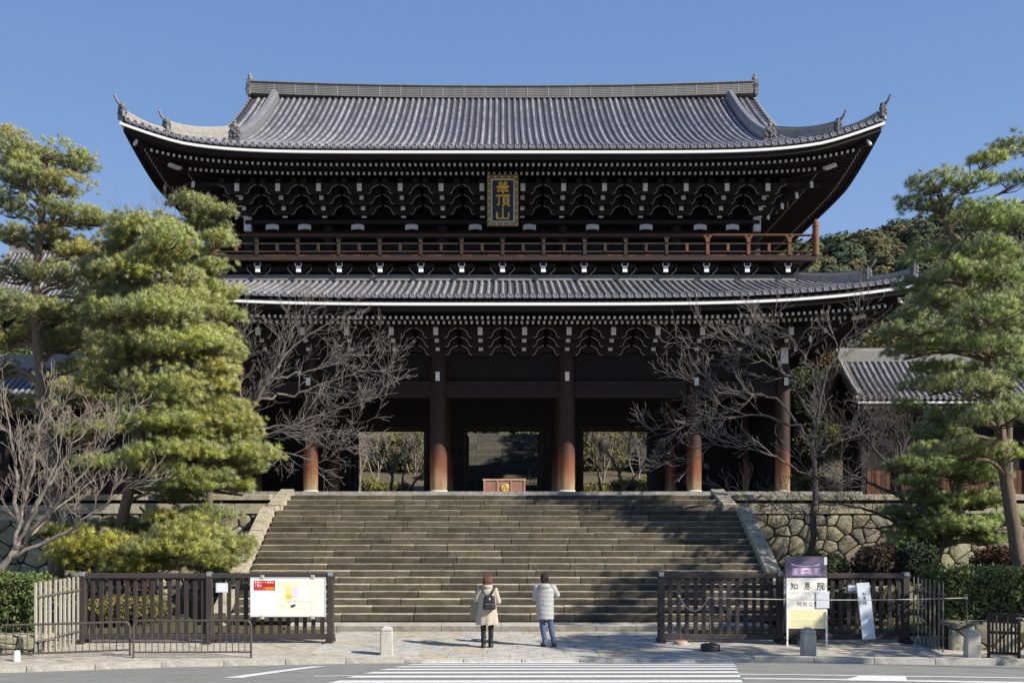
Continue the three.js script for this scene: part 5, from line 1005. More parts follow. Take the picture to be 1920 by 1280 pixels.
// ---- printed boards
const K = {
  chi: [[[.18, .05], [.1, .28]], [[.12, .2], [.46, .2]], [[.04, .42], [.5, .42]], [[.28, .2], [.28, .5], [.04, .95]], [[.3, .55], [.48, .9]], [[.6, .28], [.6, .85]], [[.6, .28], [.94, .28], [.94, .85]], [[.6, .8], [.94, .8]]],
  on: [[[.25, .05], [.25, .55]], [[.25, .05], [.75, .05], [.75, .55]], [[.25, .55], [.75, .55]], [[.33, .22], [.67, .22]], [[.5, .1], [.48, .3], [.34, .47]], [[.52, .3], [.66, .47]], [[.12, .7], [.06, .9]], [[.3, .65], [.34, .9], [.68, .92], [.74, .78]], [[.48, .62], [.56, .74]], [[.8, .62], [.92, .78]]],
  inn: [[[.1, .05], [.1, .98]], [[.1, .08], [.34, .08], [.22, .32], [.36, .5], [.16, .55]], [[.66, .02], [.68, .12]], [[.42, .14], [.42, .28]], [[.42, .14], [.96, .14], [.92, .28]], [[.52, .36], [.84, .36]], [[.44, .54], [.96, .54]], [[.6, .54], [.56, .78], [.4, .96]], [[.76, .54], [.76, .9], [.98, .92], [.98, .78]]],
  toku: [[[.14, .1], [.08, .3]], [[.1, .26], [.4, .26]], [[.24, .05], [.24, .98]], [[.04, .62], [.42, .5]], [[.52, .2], [.94, .2]], [[.72, .05], [.72, .38]], [[.46, .38], [1, .38]], [[.46, .6], [1, .6]], [[.84, .46], [.84, .95], [.72, .9]], [[.56, .7], [.64, .82]]],
  betsu: [[[.1, .08], [.1, .36]], [[.1, .08], [.48, .08], [.48, .36]], [[.1, .36], [.48, .36]], [[.06, .52], [.5, .52], [.46, .92], [.36, .9]], [[.28, .4], [.22, .7], [.04, .96]], [[.7, .14], [.7, .7]], [[.9, .05], [.9, .95], [.78, .88]]],
  kou: [[[.38, .08], [.06, .5]], [[.6, .08], [.94, .5]], [[.46, .45], [.2, .88], [.74, .8]], [[.62, .64], [.84, .95]]],
  kai: [[[.1, .05], [.1, .98]], [[.1, .05], [.42, .05], [.42, .34], [.1, .34]], [[.1, .2], [.42, .2]], [[.9, .05], [.9, .98], [.8, .95]], [[.9, .05], [.58, .05], [.58, .34], [.9, .34]], [[.58, .2], [.9, .2]], [[.28, .5], [.72, .5]], [[.22, .7], [.78, .7]], [[.4, .5], [.38, .78], [.26, .95]], [[.62, .5], [.62, .95]]],
  san: [[[.5, .02], [.28, .2], [.72, .2]], [[.1, .34], [.9, .34]], [[.45, .2], [.1, .62]], [[.55, .34], [.9, .62]], [[.55, .46], [.36, .6]], [[.6, .58], [.3, .8]], [[.66, .7], [.2, .98]]],
  hai: [[[.04, .25], [.4, .25]], [[.24, .04], [.24, .95], [.12, .9]], [[.04, .62], [.4, .5]], [[.5, .12], [.95, .12]], [[.5, .34], [.95, .34]], [[.5, .56], [.95, .56]], [[.44, .78], [1, .78]], [[.72, .12], [.72, 1]]],
  ru: [[[.3, .15], [.28, .6], [.08, .9]], [[.55, .1], [.55, .88], [.95, .55]]], bou: [[[.08, .5], [.92, .5]]], to: [[[.4, .06], [.4, .95]], [[.4, .4], [.8, .6]]],
  hen: [[[.5, .02], [.5, .16]], [[.08, .18], [.92, .18]], [[.38, .18], [.34, .48]], [[.62, .18], [.62, .48]], [[.2, .28], [.1, .46]], [[.8, .28], [.9, .46]], [[.4, .54], [.15, .74]], [[.34, .6], [.74, .6], [.2, .98]], [[.36, .68], [.9, .98]]],
  kou2: [[[.08, .08], [.92, .08]], [[.2, .24], [.2, .64]], [[.2, .24], [.8, .24], [.8, .64]], [[.2, .44], [.8, .44]], [[.2, .64], [.8, .64]], [[.5, .08], [.48, .66], [.1, .96]], [[.26, .7], [.92, .96]]],
  no: [[[.55, .2], [.42, .78], [.22, .82], [.12, .58], [.28, .28], [.6, .16], [.86, .38], [.84, .68], [.62, .9]]], go: [[[.25, .22], [.7, .22]], [[.2, .6], [.24, .82], [.78, .84]], [[.78, .04], [.82, .14]], [[.9, .02], [.95, .12]]],
  an: [[[.5, .02], [.5, .1]], [[.12, .2], [.12, .12], [.88, .12], [.88, .2]], [[.1, .36], [.9, .36]], [[.46, .18], [.3, .46], [.75, .56]], [[.66, .36], [.24, .58]], [[.08, .68], [.92, .68]], [[.5, .58], [.5, 1]], [[.46, .7], [.1, .94]], [[.54, .7], [.9, .94]]],
  nai: [[[.14, .24], [.14, .98]], [[.14, .24], [.86, .24], [.86, .95], [.74, .92]], [[.5, .04], [.5, .4], [.26, .74]], [[.52, .44], [.74, .72]]],
};
function glyph(c, k, x, y, s, w, col) { c.strokeStyle = col; c.lineWidth = w; c.lineCap = 'round'; c.lineJoin = 'round'; for (const st of K[k]) { c.beginPath(); st.forEach(([u, v], i) => (i ? c.lineTo(x + u * s, y + v * s) : c.moveTo(x + u * s, y + v * s))); c.stroke(); } }
// lines too small to read in the photograph: broken dashes
function fineText(c, x, y, w, s, col, dens = .8) { c.fillStyle = col; for (let q = x; q < x + w; q += s * 1.1) if (rnd() < dens) for (let k = 0; k < 3; k++) c.fillRect(q + rnd() * s * .5, y + k * s * .36, s * rr(.3, .6), s * .14); }
function print(w, h, draw) { const cv = document.createElement('canvas'); cv.width = w; cv.height = h; draw(cv.getContext('2d'), w, h); const t = new THREE.CanvasTexture(cv); t.colorSpace = THREE.SRGBColorSpace; t.anisotropy = 8; return std({ map: t, roughness: .6 }); }
const sheetGeo = (w, h) => new THREE.PlaneGeometry(w, h);
{
  reseed(300);
  const t = thing('map_board', 'white visitor map board with a red heading clipped to the dark fence', 'map board', [-5.02, 1.09, -21.2]), w = 1.74, h = .9;
  add('panel', cbox(w, h, .03, 0, 0, 0, .004), M.white, t);
  const m = print(1024, 530, (c, W, H) => {
    c.fillStyle = '#f4f3ea'; c.fillRect(0, 0, W, H); c.fillStyle = '#f0f4da'; c.fillRect(345, 14, 660, 500); c.fillStyle = '#ffffff'; c.fillRect(14, 190, 320, 325);
    c.fillStyle = '#b8231f'; c.fillRect(28, 22, 305, 146);
    'san hai ru bou to hen kou2 no'.split(' ').forEach((k, i) => glyph(c, k, 42 + i * 35, 34, 29, 4, '#fff')); 'go an nai'.split(' ').forEach((k, i) => glyph(c, k, 42 + i * 35, 78, 29, 4, '#fff'));
    c.fillStyle = '#d98a2b'; c.fillRect(190, 118, 130, 40); fineText(c, 42, 122, 140, 12, '#fff'); fineText(c, 42, 144, 140, 12, '#fff');
    c.fillStyle = '#cfeede'; c.fillRect(34, 215, 40, 110); for (let i = 0; i < 7; i++) fineText(c, 84, 215 + i * 38, 180, 12, '#9aa3a8', .6);
    c.fillStyle = '#e3ecb5'; c.fillRect(410, 60, 230, 60); c.fillRect(400, 370, 90, 60); c.fillRect(640, 420, 150, 20); c.fillStyle = '#f2dd8e'; c.fillRect(480, 120, 80, 130); c.fillStyle = '#efc733'; c.fillRect(480, 235, 88, 60); c.fillStyle = '#e9d3ee'; c.fillRect(570, 120, 80, 160);
    c.fillStyle = '#f7f7ee'; c.fillRect(660, 110, 130, 200); c.fillStyle = '#e09a50'; c.fillRect(490, 325, 70, 12);
    c.strokeStyle = '#9aa08c'; c.lineWidth = 6; c.beginPath(); c.moveTo(560, 330); c.lineTo(840, 330); c.lineTo(850, 470); c.stroke(); c.lineWidth = 2; c.strokeRect(360, 30, 300, 270); c.strokeRect(660, 30, 320, 200); c.beginPath(); c.moveTo(345, 330); c.lineTo(560, 330); c.moveTo(700, 100); c.lineTo(700, 320); c.stroke();
    c.fillStyle = '#33342e'; c.beginPath(); c.moveTo(548, 385); c.lineTo(620, 365); c.lineTo(625, 395); c.lineTo(560, 425); c.fill(); fineText(c, 510, 390, 36, 9, '#445'); fineText(c, 510, 420, 36, 9, '#445'); fineText(c, 560, 430, 70, 9, '#556'); c.fillStyle = '#8877bb'; c.fillRect(575, 312, 60, 7);
    for (let i = 0; i < 30; i++) fineText(c, rr(360, 900), rr(30, 500), rr(20, 70), 8, '#a9b09a', .5);
  });
  add('print', sheetGeo(w - .05, h - .05).translate(0, 0, .018), m, t);
  const fr = M.boardFrame ??= std({ color: rgb(.7, .68, .66), roughness: .4, metalness: .3 }); for (const y of [-1, 1]) { add('frame', cbox(w + .02, .025, .045, 0, y * h / 2, 0, .004), fr, t); for (const x of [-.6, .58]) add('clip', cbox(.09, .09, .05, x, y * (h / 2 + .02), .01, .01), M.bollard, t); } for (const x of [-1, 1]) add('frame', cbox(.025, h - .03, .045, x * w / 2, 0, 0, .004), fr, t);
}
{
  const t = thing('notice', 'small white paper notice on a slat beside the map board', 'notice', [-6.6, 1.30, -21.3]); add('sheet', cbox(.28, .22, .012, 0, 0, 0, .002), M.white, t);
  add('print', sheetGeo(.26, .2).translate(0, 0, .01), print(128, 100, (c) => { c.fillStyle = '#efeef2'; c.fillRect(0, 0, 128, 100); c.strokeStyle = '#667'; c.lineWidth = 3; c.strokeRect(4, 4, 120, 92); for (let i = 0; i < 4; i++) fineText(c, 14, 18 + i * 20, 96, 12, '#556', .85); }), t);
}
{
  reseed(301);
  const t = thing('notice_board', 'tall white standing notice board topped by a purple picture', 'notice board', [7.0, 0, -20.85]), w = .94;
  for (const s of [-1, 1]) { add('leg', bar(V(s * .45, 0, .03), V(s * .45, .8, .03), .035, .035), M.white, t); add('rear_leg', bar(V(s * .42, 0, -.5), V(s * .42, 1.5, -.05), .03, .03), M.greyWood, t); }
  add('panel', cbox(w, 1.26, .03, 0, .93, 0, .004), M.white, t); add('picture_panel', cbox(w + .02, .5, .03, -.02, 1.81, 0, .004), M.greyWood, t);
  add('bottom_strip', cbox(w - .04, .1, .02, 0, .35, .01, .004), M.iron, t); add('corner_tape', cbox(.07, .18, .01, .43, 1.95, .02, .002), M.white, t);
  add('print', sheetGeo(w - .03, 1.15).translate(0, .985, .018), print(640, 784, (c, W, H) => {
    c.fillStyle = '#f1eee4'; c.fillRect(0, 0, W, H); c.fillStyle = '#efe7b4'; c.fillRect(0, 500, W, 284); fineText(c, 160, 18, 320, 16, '#777');
    ['chi', 'on', 'inn'].forEach((k, i) => glyph(c, k, 55 + i * 215, 70, 118, 13, '#26221f')); fineText(c, 40, 222, 330, 34, '#44403c', .9); fineText(c, 400, 225, 110, 26, '#a09a90', .5); fineText(c, 230, 300, 190, 34, '#9a6a66', .9);
    ['toku', 'betsu', 'kou', 'kai'].forEach((k, i) => glyph(c, k, 160 + i * 92, 372, 76, 8, '#6b4a46')); fineText(c, 40, 505, 300, 22, '#a08', .0); for (let i = 0; i < 5; i++) fineText(c, 40, 490 + i * 30, 560, 12, '#8d8868', .5); for (let i = 0; i < 3; i++) fineText(c, 40, 664 + i * 38, 560, 24, '#4c4838', .92);
  }), t);
  add('picture', sheetGeo(w - .02, .46).translate(-.02, 1.81, .018), print(400, 200, (c, W, H) => { c.fillStyle = '#6d5f78'; c.fillRect(0, 0, W, H); c.fillStyle = '#e6d9ea'; c.beginPath(); c.moveTo(50, 60); c.quadraticCurveTo(120, 88, 200, 90); c.quadraticCurveTo(290, 88, 340, 66); c.lineTo(330, 82); c.quadraticCurveTo(200, 104, 60, 82); c.fill(); c.fillStyle = '#a58fae'; c.fillRect(60, 104, 290, 84); c.fillStyle = '#d9b6d2'; for (let i = 0; i < 4; i++) c.fillRect(80 + i * 70, 112, 34, 60); c.fillStyle = '#f0dcec'; c.fillRect(170, 110, 70, 18); c.fillRect(150, 150, 110, 10); c.fillStyle = '#514760'; c.fillRect(0, 186, W, 14); }), t);
  const n = thing('notice', 'pale blue-grey paper stuck over the edge of the tall notice board', 'notice', [7.36, 1.06, -20.815]); add('sheet', cbox(.3, .38, .008, 0, 0, 0, .002), M.white, n); add('print', sheetGeo(.29, .37).translate(0, 0, .006), print(128, 160, (c) => { c.fillStyle = '#d9dce2'; c.fillRect(0, 0, 128, 160); for (let i = 0; i < 8; i++) fineText(c, 10, 12 + i * 18, 106, 9, '#8a93a5', .8); }), n);
}
{
  const t = thing('sign_panel', 'narrow pale blue-white panel leaning on the dark fence', 'sign panel', [8.48, .14, -20.95]); t.rotation.z = .075; t.rotation.x = -.1;
  add('panel', cbox(.3, 1.3, .025, 0, .65, 0, .004), M.white, t);
  add('print', sheetGeo(.29, 1.28).translate(0, .65, .015), print(128, 560, (c) => { c.fillStyle = '#ccd6dc'; c.fillRect(0, 0, 128, 560); fineText(c, 16, 20, 96, 10, '#8b99a4', .7); fineText(c, 16, 38, 96, 10, '#8b99a4', .7); ['chi', 'on', 'inn'].forEach((k, i) => glyph(c, k, 44, 90 + i * 46, 38, 5, '#32333a')); for (let i = 0; i < 3; i++) fineText(c, 14, 500 + i * 16, 100, 8, '#667080', .8); }), t);
  const n = thing('notice', 'small grey notice plate fixed above the leaning panel', 'notice', [8.2, 1.28, -21.24]); add('plate', cbox(.22, .2, .02, 0, 0, 0, .004), M.steel, n); add('print', sheetGeo(.2, .18).translate(0, 0, .012), print(96, 90, (c) => { c.fillStyle = '#8d8fa6'; c.fillRect(0, 0, 96, 90); c.fillStyle = '#e8e8f0'; c.fillRect(6, 6, 84, 22); for (let i = 0; i < 3; i++) fineText(c, 8, 38 + i * 16, 80, 9, '#dde', .8); }), n);
}
// pines outside the picture, along the street; their shade falls on the steps and the forecourt
for (const [i, [x, d, h, n, hb]] of [[15.8, 18.5, 11.8, 26, 3.2], [17.5, 12.5, 12.5, 12, 8.6]].entries()) {
  reseed(500 + i); const px = (X) => 942 + X * FOCAL / d, py = (Y) => 970 - (Y - EYE) * FOCAL / d, pads = [];
  for (let k = 0; k < n; k++) { const y = lerp(hb, h, Math.pow(rnd(), .9)), R = lerp(3.4, .8, (y - hb) / (h - hb)); pads.push([px(x + rr(-R, R)), py(y), 1.0 * FOCAL / d, .42 * FOCAL / d, rr(-R, R)]); }
  pine(i ? 'young pine by the street, beyond the frame on the hedge side' : 'roadside pine shading the steps from the hedge side', d, [[px(x), py(0)], [px(x - .4), py(h * .4)], [px(x + .2), py(h * .75)], [px(x), py(h)]], .2, pads, PG, 900 + i, { dense: .75, copies: false });
}
// ------------------------------------------------------------------ people: fields meshed as one surface
function surfaceNets(f, lo, hi, c) {
  const nx = Math.ceil((hi[0] - lo[0]) / c) + 1, ny = Math.ceil((hi[1] - lo[1]) / c) + 1, nz = Math.ceil((hi[2] - lo[2]) / c) + 1, D = new Float32Array(nx * ny * nz);
  for (let k = 0, q = 0; k < nz; k++) for (let j = 0; j < ny; j++) for (let i = 0; i < nx; i++) D[q++] = f(lo[0] + i * c, lo[1] + j * c, lo[2] + k * c);
  const id = new Int32Array(nx * ny * nz).fill(-1), P = [], I = [], at_ = (i, j, k) => i + nx * (j + ny * k);
  for (let k = 0; k < nz - 1; k++) for (let j = 0; j < ny - 1; j++) for (let i = 0; i < nx - 1; i++) {
    let n = 0, x = 0, y = 0, z = 0;
    for (let e = 0; e < 12; e++) { const ax = e >> 2, u = e & 1, v = (e >> 1) & 1, a = [0, 0, 0]; a[(ax + 1) % 3] = u; a[(ax + 2) % 3] = v; const b = a.slice(); b[ax] = 1; const da = D[at_(i + a[0], j + a[1], k + a[2])], db = D[at_(i + b[0], j + b[1], k + b[2])]; if ((da < 0) !== (db < 0)) { const t = da / (da - db); x += lerp(a[0], b[0], t); y += lerp(a[1], b[1], t); z += lerp(a[2], b[2], t); n++; } }
    if (n) { id[at_(i, j, k)] = P.length / 3; P.push(lo[0] + (i + x / n) * c, lo[1] + (j + y / n) * c, lo[2] + (k + z / n) * c); }
  }
  const quad = (a, b, cc, d, flip) => { if (a < 0 || b < 0 || cc < 0 || d < 0) return; flip ? I.push(a, cc, b, a, d, cc) : I.push(a, b, cc, a, cc, d); };
  for (let k = 1; k < nz - 1; k++) for (let j = 1; j < ny - 1; j++) for (let i = 1; i < nx - 1; i++) {
    const o = D[at_(i, j, k)] < 0;
    if (o !== D[at_(i + 1, j, k)] < 0) quad(id[at_(i, j - 1, k - 1)], id[at_(i, j, k - 1)], id[at_(i, j, k)], id[at_(i, j - 1, k)], !o);
    if (o !== D[at_(i, j + 1, k)] < 0) quad(id[at_(i - 1, j, k - 1)], id[at_(i - 1, j, k)], id[at_(i, j, k)], id[at_(i, j, k - 1)], !o);
    if (o !== D[at_(i, j, k + 1)] < 0) quad(id[at_(i - 1, j - 1, k)], id[at_(i, j - 1, k)], id[at_(i, j, k)], id[at_(i - 1, j, k)], !o);
  }
  const g = new THREE.BufferGeometry(); g.setAttribute('position', new THREE.Float32BufferAttribute(P, 3)); g.setIndex(I); g.computeVertexNormals(); return metric(g);
}
const smin = (a, b, k) => { const h = clamp(.5 + .5 * (b - a) / k); return b + (a - b) * h - k * h * (1 - h); };
function cap(x, y, z, a, b, ra, rb) { const ux = b[0] - a[0], uy = b[1] - a[1], uz = b[2] - a[2], vx = x - a[0], vy = y - a[1], vz = z - a[2], t = clamp((vx * ux + vy * uy + vz * uz) / (ux * ux + uy * uy + uz * uz)); return Math.hypot(vx - ux * t, vy - uy * t, vz - uz * t) - lerp(ra, rb, t); }
const ell = (x, y, z, c, r) => { const k = Math.hypot((x - c[0]) / r[0], (y - c[1]) / r[1], (z - c[2]) / r[2]); return (k - 1) * Math.min(...r); };
const blend = (k, ...ds) => ds.reduce((a, b) => smin(a, b, k));
M.skin = std({ color: rgb(.55, .34, .25), roughness: .55 });
// J: hips, knees, ankles, toes, shoulders, elbows, wrists (pairs), neck, head; the figure faces -z
function bodyParts(J, s) {
  const body = (x, y, z) => {
    let d = blend(.05, ell(x, y, z, [J.pelvis[0], J.pelvis[1], J.pelvis[2]], [.15 * s, .12, .1]), ell(x, y, z, [J.chest[0], J.chest[1], J.chest[2]], [.155 * s, .18, .105]), cap(x, y, z, J.pelvis, J.chest, .115 * s, .12 * s), cap(x, y, z, J.shoulder[0], J.shoulder[1], .06, .06), cap(x, y, z, J.neck, J.head, .05, .045));
    for (const i of [0, 1]) d = blend(.03, d, cap(x, y, z, J.hip[i], J.knee[i], .078, .052), cap(x, y, z, J.knee[i], J.ankle[i], .05, .036), cap(x, y, z, J.ankle[i], J.toe[i], .036, .028), cap(x, y, z, J.shoulder[i], J.elbow[i], .048, .037), cap(x, y, z, J.elbow[i], J.wrist[i], .037, .026));
    return d;
  };
  const H = J.head, head = (x, y, z) => {
    let d = smin(ell(x, y, z, [H[0], H[1] + .02, H[2] + .01], [.075, .098, .09]), ell(x, y, z, [H[0], H[1] - .055, H[2] - .03], [.055, .062, .058]), .04);
    d = smin(d, cap(x, y, z, [H[0], H[1] + .012, H[2] - .085], [H[0], H[1] - .022, H[2] - .105], .01, .014), .012);
    for (const e of [-1, 1]) { d = Math.max(d, -ell(x, y, z, [H[0] + e * .03, H[1] + .012, H[2] - .098], [.016, .01, .014])); d = smin(d, ell(x, y, z, [H[0] + e * .03, H[1] + .011, H[2] - .078], [.012, .01, .01]), .004); d = smin(d, ell(x, y, z, [H[0] + e * .078, H[1], H[2] + .01], [.012, .03, .02]), .008); }
    d = Math.max(d, -ell(x, y, z, [H[0], H[1] - .055, H[2] - .092], [.022, .0035, .012])); return d;
  };
  const gs = [surfaceNets(body, [-.42, -.02, -.5], [.42, H[1] - .02, .24], .013), surfaceNets(head, [H[0] - .11, H[1] - .15, H[2] - .14], [H[0] + .11, H[1] + .14, H[2] + .13], .0055)];
  for (const i of [0, 1]) {                                // a palm, four curled fingers of their own lengths, a thumb from its side
    const w = J.wrist[i], sg = i ? 1 : -1, dir = V(...w).sub(V(...J.elbow[i])).normalize(), sd = dir.clone().cross(V(0, 1, 0)).normalize().multiplyScalar(1), nn = sd.clone().cross(dir).normalize(), pt = (a, b, c) => { const p = V(...w).addScaledVector(dir, a).addScaledVector(sd, b).addScaledVector(nn, c); return [p.x, p.y, p.z]; };
    const segs = [[pt(-.02, 0, 0), pt(.05, 0, 0), .024, .026], [pt(.02, -.02, 0), pt(.075, -.026, 0), .015, .013], [pt(.02, .02, 0), pt(.075, .026, 0), .015, .013]], fing = [];
    [[-.03, .062], [-.01, .072], [.011, .068], [.03, .052]].forEach(([o, L]) => { const a = pt(.078, o, 0), b = pt(.078 + L * .45, o, -.012), c = pt(.078 + L * .62, o * .95, -.036), e = pt(.078 + L * .5, o * .9, -.056); fing.push([a, b, .0092, .0088], [b, c, .0088, .0082], [c, e, .0082, .0072]); });
    fing.push([pt(.02, -sg * .026, -.006), pt(.05, -sg * .048, -.022), .0115, .0105], [pt(.05, -sg * .048, -.022), pt(.078, -sg * .046, -.04), .0105, .0085]);
    const f = (x, y, z) => { let d = 1; for (const q of segs) d = smin(d, cap(x, y, z, ...q), .02); for (const q of fing) d = smin(d, cap(x, y, z, ...q), .004); return d; };
    const m = pt(.06, 0, -.02); gs.push(surfaceNets(f, m.map((v) => v - .13), m.map((v) => v + .13), .0045));
  }
  return merge(gs);
}
function coatField(J, hem, top, rx, rz, sleeve, folds) {
  return (x, y, z) => {
    const t = clamp((y - hem) / (top - hem)), w = rx(t), q = rz(t), cx = lerp(J.pelvis[0], J.chest[0], t), k = Math.hypot((x - cx) / w, (z - J.chest[2]) / q);
    let d = Math.max((k - 1) * Math.min(w, q), hem - y, y - top) + folds(x, y, z, t);
    for (const i of [0, 1]) d = smin(d, smin(cap(x, y, z, J.shoulder[i], J.elbow[i], sleeve + .014, sleeve), cap(x, y, z, J.elbow[i], J.wrist[i].map((v, n) => lerp(J.elbow[i][n], v, .92)), sleeve, sleeve * .8), .02), .03);
    return d;
  };
}
const clothM = (r, g, b, rough = .85) => std({ color: rgb(r, g, b), roughness: rough, bumpMap: T.bump, bumpScale: .003 });
const legsField = (J, r, flare) => (x, y, z) => { let d = 1; for (const i of [0, 1]) d = smin(d, smin(cap(x, y, z, J.hip[i], J.knee[i], r * 1.25, r), cap(x, y, z, J.knee[i], [J.ankle[i][0], J.ankle[i][1] + .02, J.ankle[i][2]], r * .98, r * flare), .02), .012); return Math.max(smin(d, ell(x, y, z, J.pelvis, [.165, .12, .115]), .04), .055 - y) + .004 * Math.sin(y * 48 + x * 30) * (y < .3 ? 1 : .3); };
const shoeField = (J, h) => (x, y, z) => { let d = 1; for (const i of [0, 1]) { const a = J.ankle[i], t = J.toe[i]; d = Math.min(d, blend(.025, cap(x, y, z, [a[0], .05, a[2] + .035], [t[0], .042, t[2]], .046, .042), cap(x, y, z, [a[0], .06, a[2]], [a[0], h, a[2]], .05, .052))); } return Math.max(d, -y); };
{ // woman
  const p = thing('person', 'person in a long cream coat with reddish bobbed hair, seen from behind', 'person', [-.34, 0, -20.45]);
  const J = { pelvis: [0, .9, 0], chest: [0, 1.2, 0], neck: [0, 1.38, 0], head: [.0, 1.515, -.02], hip: [[-.085, .86, 0], [.085, .86, 0]], knee: [[-.09, .47, -.01], [.08, .47, -.035]], ankle: [[-.085, .08, .02], [.075, .08, -.03]], toe: [[-.11, .035, -.14], [.1, .035, -.18]], shoulder: [[-.165, 1.31, 0], [.165, 1.31, 0]], elbow: [[-.255, 1.09, -.02], [.25, 1.05, -.02]], wrist: [[-.1, 1.17, -.24], [.1, 1.16, -.24]] };
  add('body', bodyParts(J, .95), M.skin, p);
  const coat = coatField(J, .54, 1.385, (t) => lerp(.255, .165, smooth(t * 1.1)) - .07 * smooth((t - .86) / .14), (t) => lerp(.2, .135, smooth(t * 1.1)) - .03 * smooth((t - .88) / .12), .06, (x, y, z, t) => .009 * (1 - t) * Math.sin(Math.atan2(z, x) * 7 + y * 2) + .006 * fbm(x * 9, y * 7, z * 9, 3));
  add('coat', surfaceNets((x, y, z) => smin(coat(x, y, z), Math.hypot(Math.hypot(x, z - .02) - .085, (y - 1.4) * .8) - .035, .03), [-.42, .5, -.42], [.42, 1.5, .3], .011), clothM(.44, .385, .305), p);
  add('hair', surfaceNets((x, y, z) => { const a = Math.atan2(x, z); let d = blend(.05, ell(x, y, z, [0, 1.55, .0], [.099, .1, .108]), ell(x, y, z, [0, 1.48, .035], [.1, .095, .07])); d = Math.max(d, 1.415 + .012 * Math.sin(a * 9) - y); d = Math.max(d, -ell(x, y, z, [0, 1.49, -.13], [.068, .1, .085])); return d + .006 * Math.sin(a * 17 + y * 9 + 2 * fbm(x * 9, y * 5, z * 9, 2)) + .014 * fbm(x * 13, y * 6, z * 13, 2); }, [-.14, 1.38, -.15], [.14, 1.69, .16], .007), clothM(.12, .04, .022, .65), p);
  add('trousers', surfaceNets(legsField(J, .062, .86), [-.24, .04, -.16], [.24, 1, .16], .011), clothM(.016, .013, .015), p);
  add('boots', surfaceNets(shoeField(J, .2), [-.2, -.02, -.24], [.2, .26, .16], .009), clothM(.012, .012, .012, .4), p);
  const bp = thing('backpack', 'small black backpack on the cream coat', 'backpack', [-.29, 0, -20.45]); bp.scale.set(1.16, 1, 1.05);
  add('bag_body', surfaceNets((x, y, z) => { const k = Math.max(Math.abs(x) - lerp(.135, .1, clamp((y - .9) / .34)) + .05, Math.abs(y - 1.055) - .165 + .05, Math.abs(z - .215) - .075 + .04), q = Math.hypot(Math.max(0, Math.abs(x) - lerp(.135, .1, clamp((y - .9) / .34)) + .05), Math.max(0, Math.abs(y - 1.055) - .115), Math.max(0, Math.abs(z - .215) - .035)); return Math.min(k, 0) + q - .045 + .004 * fbm(x * 12, y * 12, z * 12, 2); }, [-.2, .84, .1], [.2, 1.27, .34], .009), clothM(.02, .017, .022, .55), bp);
  add('pocket', surfaceNets((x, y, z) => Math.hypot(Math.max(0, Math.abs(x) - .07), Math.max(0, Math.abs(y - .98) - .04), Math.max(0, Math.abs(z - .28) - .01)) - .025, [-.13, .9, .22], [.13, 1.06, .35], .008), clothM(.028, .024, .03, .5), bp);
  add('zip', tube([V(-.09, 1.02, .318), V(0, 1.032, .322), V(.085, 1.02, .318)], .004, 5), M.steel, bp); add('tag', cbox(.022, .04, .006, .005, 1.14, .296, .002), M.white, bp);
  for (const s of [-1, 1]) add('strap', tube(curve([V(s * .04 - .02, 1.2, .17), V(s * .1 - .03, 1.3, .15), V(s * .14 - .035, 1.375, .07), V(s * .13 - .035, 1.38, -.05), V(s * .13 - .035, 1.25, -.16)], 14), .02, 6), clothM(.04, .05, .045, .6), bp);
  add('grab_loop', tube(curve([V(-.09, 1.2, .165), V(-.02, 1.215, .185), V(.05, 1.2, .165)], 8), .012, 6), clothM(.04, .05, .045, .6), bp);
  const tb = thing('tote_bag', 'flat khaki tote bag hanging from the cream coat sleeve', 'bag', [-.625, 0, -20.5]);
  add('bag_body', surfaceNets((x, y, z) => Math.hypot(Math.max(0, Math.abs(x) - .085), Math.max(0, Math.abs(y - .86) - .15), Math.max(0, Math.abs(z) - .02 * (1.3 - (y - .7)))) - .018 + .006 * fbm(x * 9, y * 6, z * 9, 2), [-.14, .66, -.08], [.14, 1.06, .08], .009), clothM(.27, .235, .16), tb);
  for (const z of [-.02, .02]) add('strap', tube(curve([V(-.05, 1.0, z), V(-.02, 1.1, z * .6), V(.04, 1.13, z * .3), V(.06, 1.1, z * .6), V(.06, 1.0, z)], 12), .009, 5), clothM(.22, .19, .13), tb);
}
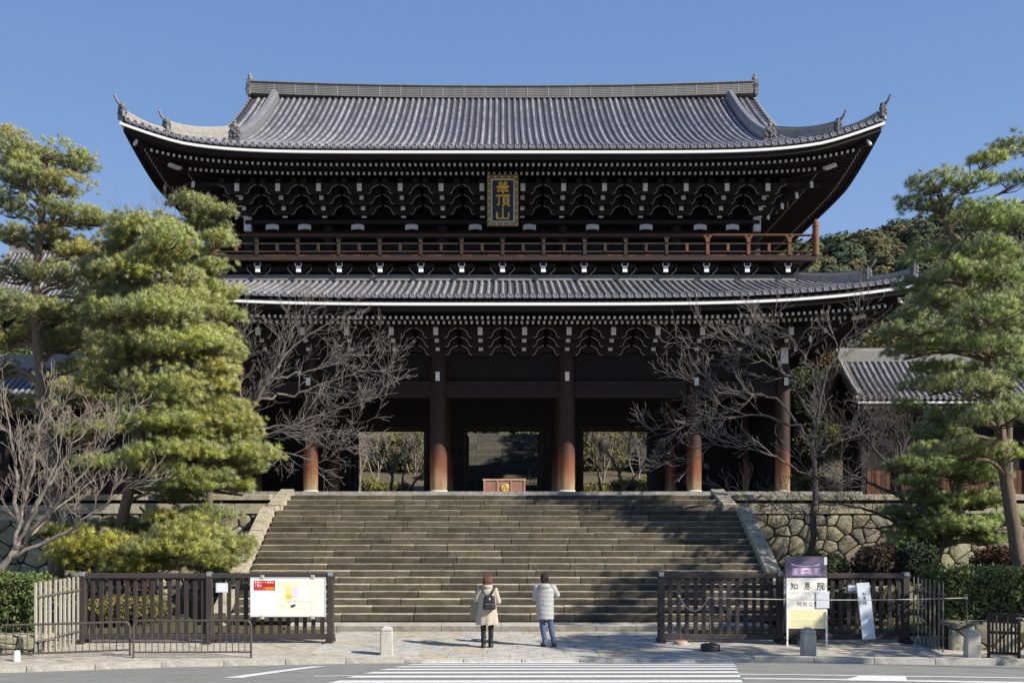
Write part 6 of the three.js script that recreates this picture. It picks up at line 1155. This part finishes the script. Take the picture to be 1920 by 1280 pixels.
{ // man
  const p = thing('person', 'person in a pale grey hooded jacket and blue jeans, seen from behind', 'person', [.97, 0, -20.6]);
  const J = { pelvis: [0, .93, 0], chest: [-.01, 1.24, .01], neck: [-.01, 1.42, .02], head: [-.015, 1.56, .015], hip: [[-.085, .89, 0], [.085, .89, 0]], knee: [[-.055, .48, -.03], [.13, .48, -.02]], ankle: [[.0, .085, .02], [.205, .085, .0]], toe: [[-.06, .04, -.13], [.235, .04, -.16]], shoulder: [[-.19, 1.355, 0], [.18, 1.355, 0]], elbow: [[-.225, 1.11, -.07], [.275, 1.19, -.06]], wrist: [[-.06, 1.3, -.27], [.13, 1.36, -.24]] };
  add('body', bodyParts(J, 1), M.skin, p);
  const coat = coatField(J, .645, 1.42, (t) => lerp(.2, .205, smooth(t)) - .1 * smooth((t - .84) / .16), (t) => lerp(.165, .15, t) - .04 * smooth((t - .85) / .15), .066, (x, y, z, t) => .0022 * Math.sin(y * 62 + .8 * Math.sin(x * 9)) + .011 * fbm(x * 8, y * 6, z * 8, 3));
  add('jacket', surfaceNets((x, y, z) => smin(coat(x, y, z), Math.max(ell(x, y, z, [-.01, 1.395, .1], [.135, .075, .085]), -ell(x, y, z, [-.01, 1.45, .07], [.075, .05, .05])), .02), [-.42, .6, -.42], [.44, 1.52, .3], .011), clothM(.37, .365, .355, .75), p);
  add('hair', surfaceNets((x, y, z) => { const a = Math.atan2(x, z); let d = ell(x, y, z, [-.015, 1.595, .025], [.09, .1, .104]); d = smin(d, ell(x, y, z, [-.015, 1.52, .065], [.07, .07, .05]), .04); d = Math.max(d, 1.462 - y, -ell(x, y, z, [-.015, 1.53, -.1], [.085, .09, .09])); return d + .006 * Math.sin(a * 19 + y * 40) + .009 * fbm(x * 18, y * 18, z * 18, 2); }, [-.14, 1.44, -.12], [.12, 1.72, .17], .007), clothM(.016, .012, .010, .8), p);
  add('jeans', surfaceNets(legsField(J, .066, .86), [-.26, .04, -.18], [.32, 1.03, .18], .011), std({ color: rgb(.075, .12, .22), map: T.fine, roughness: .9 }), p);
  add('shoes', surfaceNets(shoeField(J, .1), [-.18, -.02, -.26], [.34, .16, .16], .009), clothM(.025, .03, .045, .6), p);
  const soles = J.ankle.map((a, i) => tube([V(a[0], .016, a[2] + .05), V(lerp(a[0], J.toe[i][0], .5), .016, -.05), V(J.toe[i][0], .016, J.toe[i][2] - .02)], [.042, .044, .036], 8).scale(1, .45, 1)); add('soles', soles, M.white, p);
}
renderer.render(scene, camera);
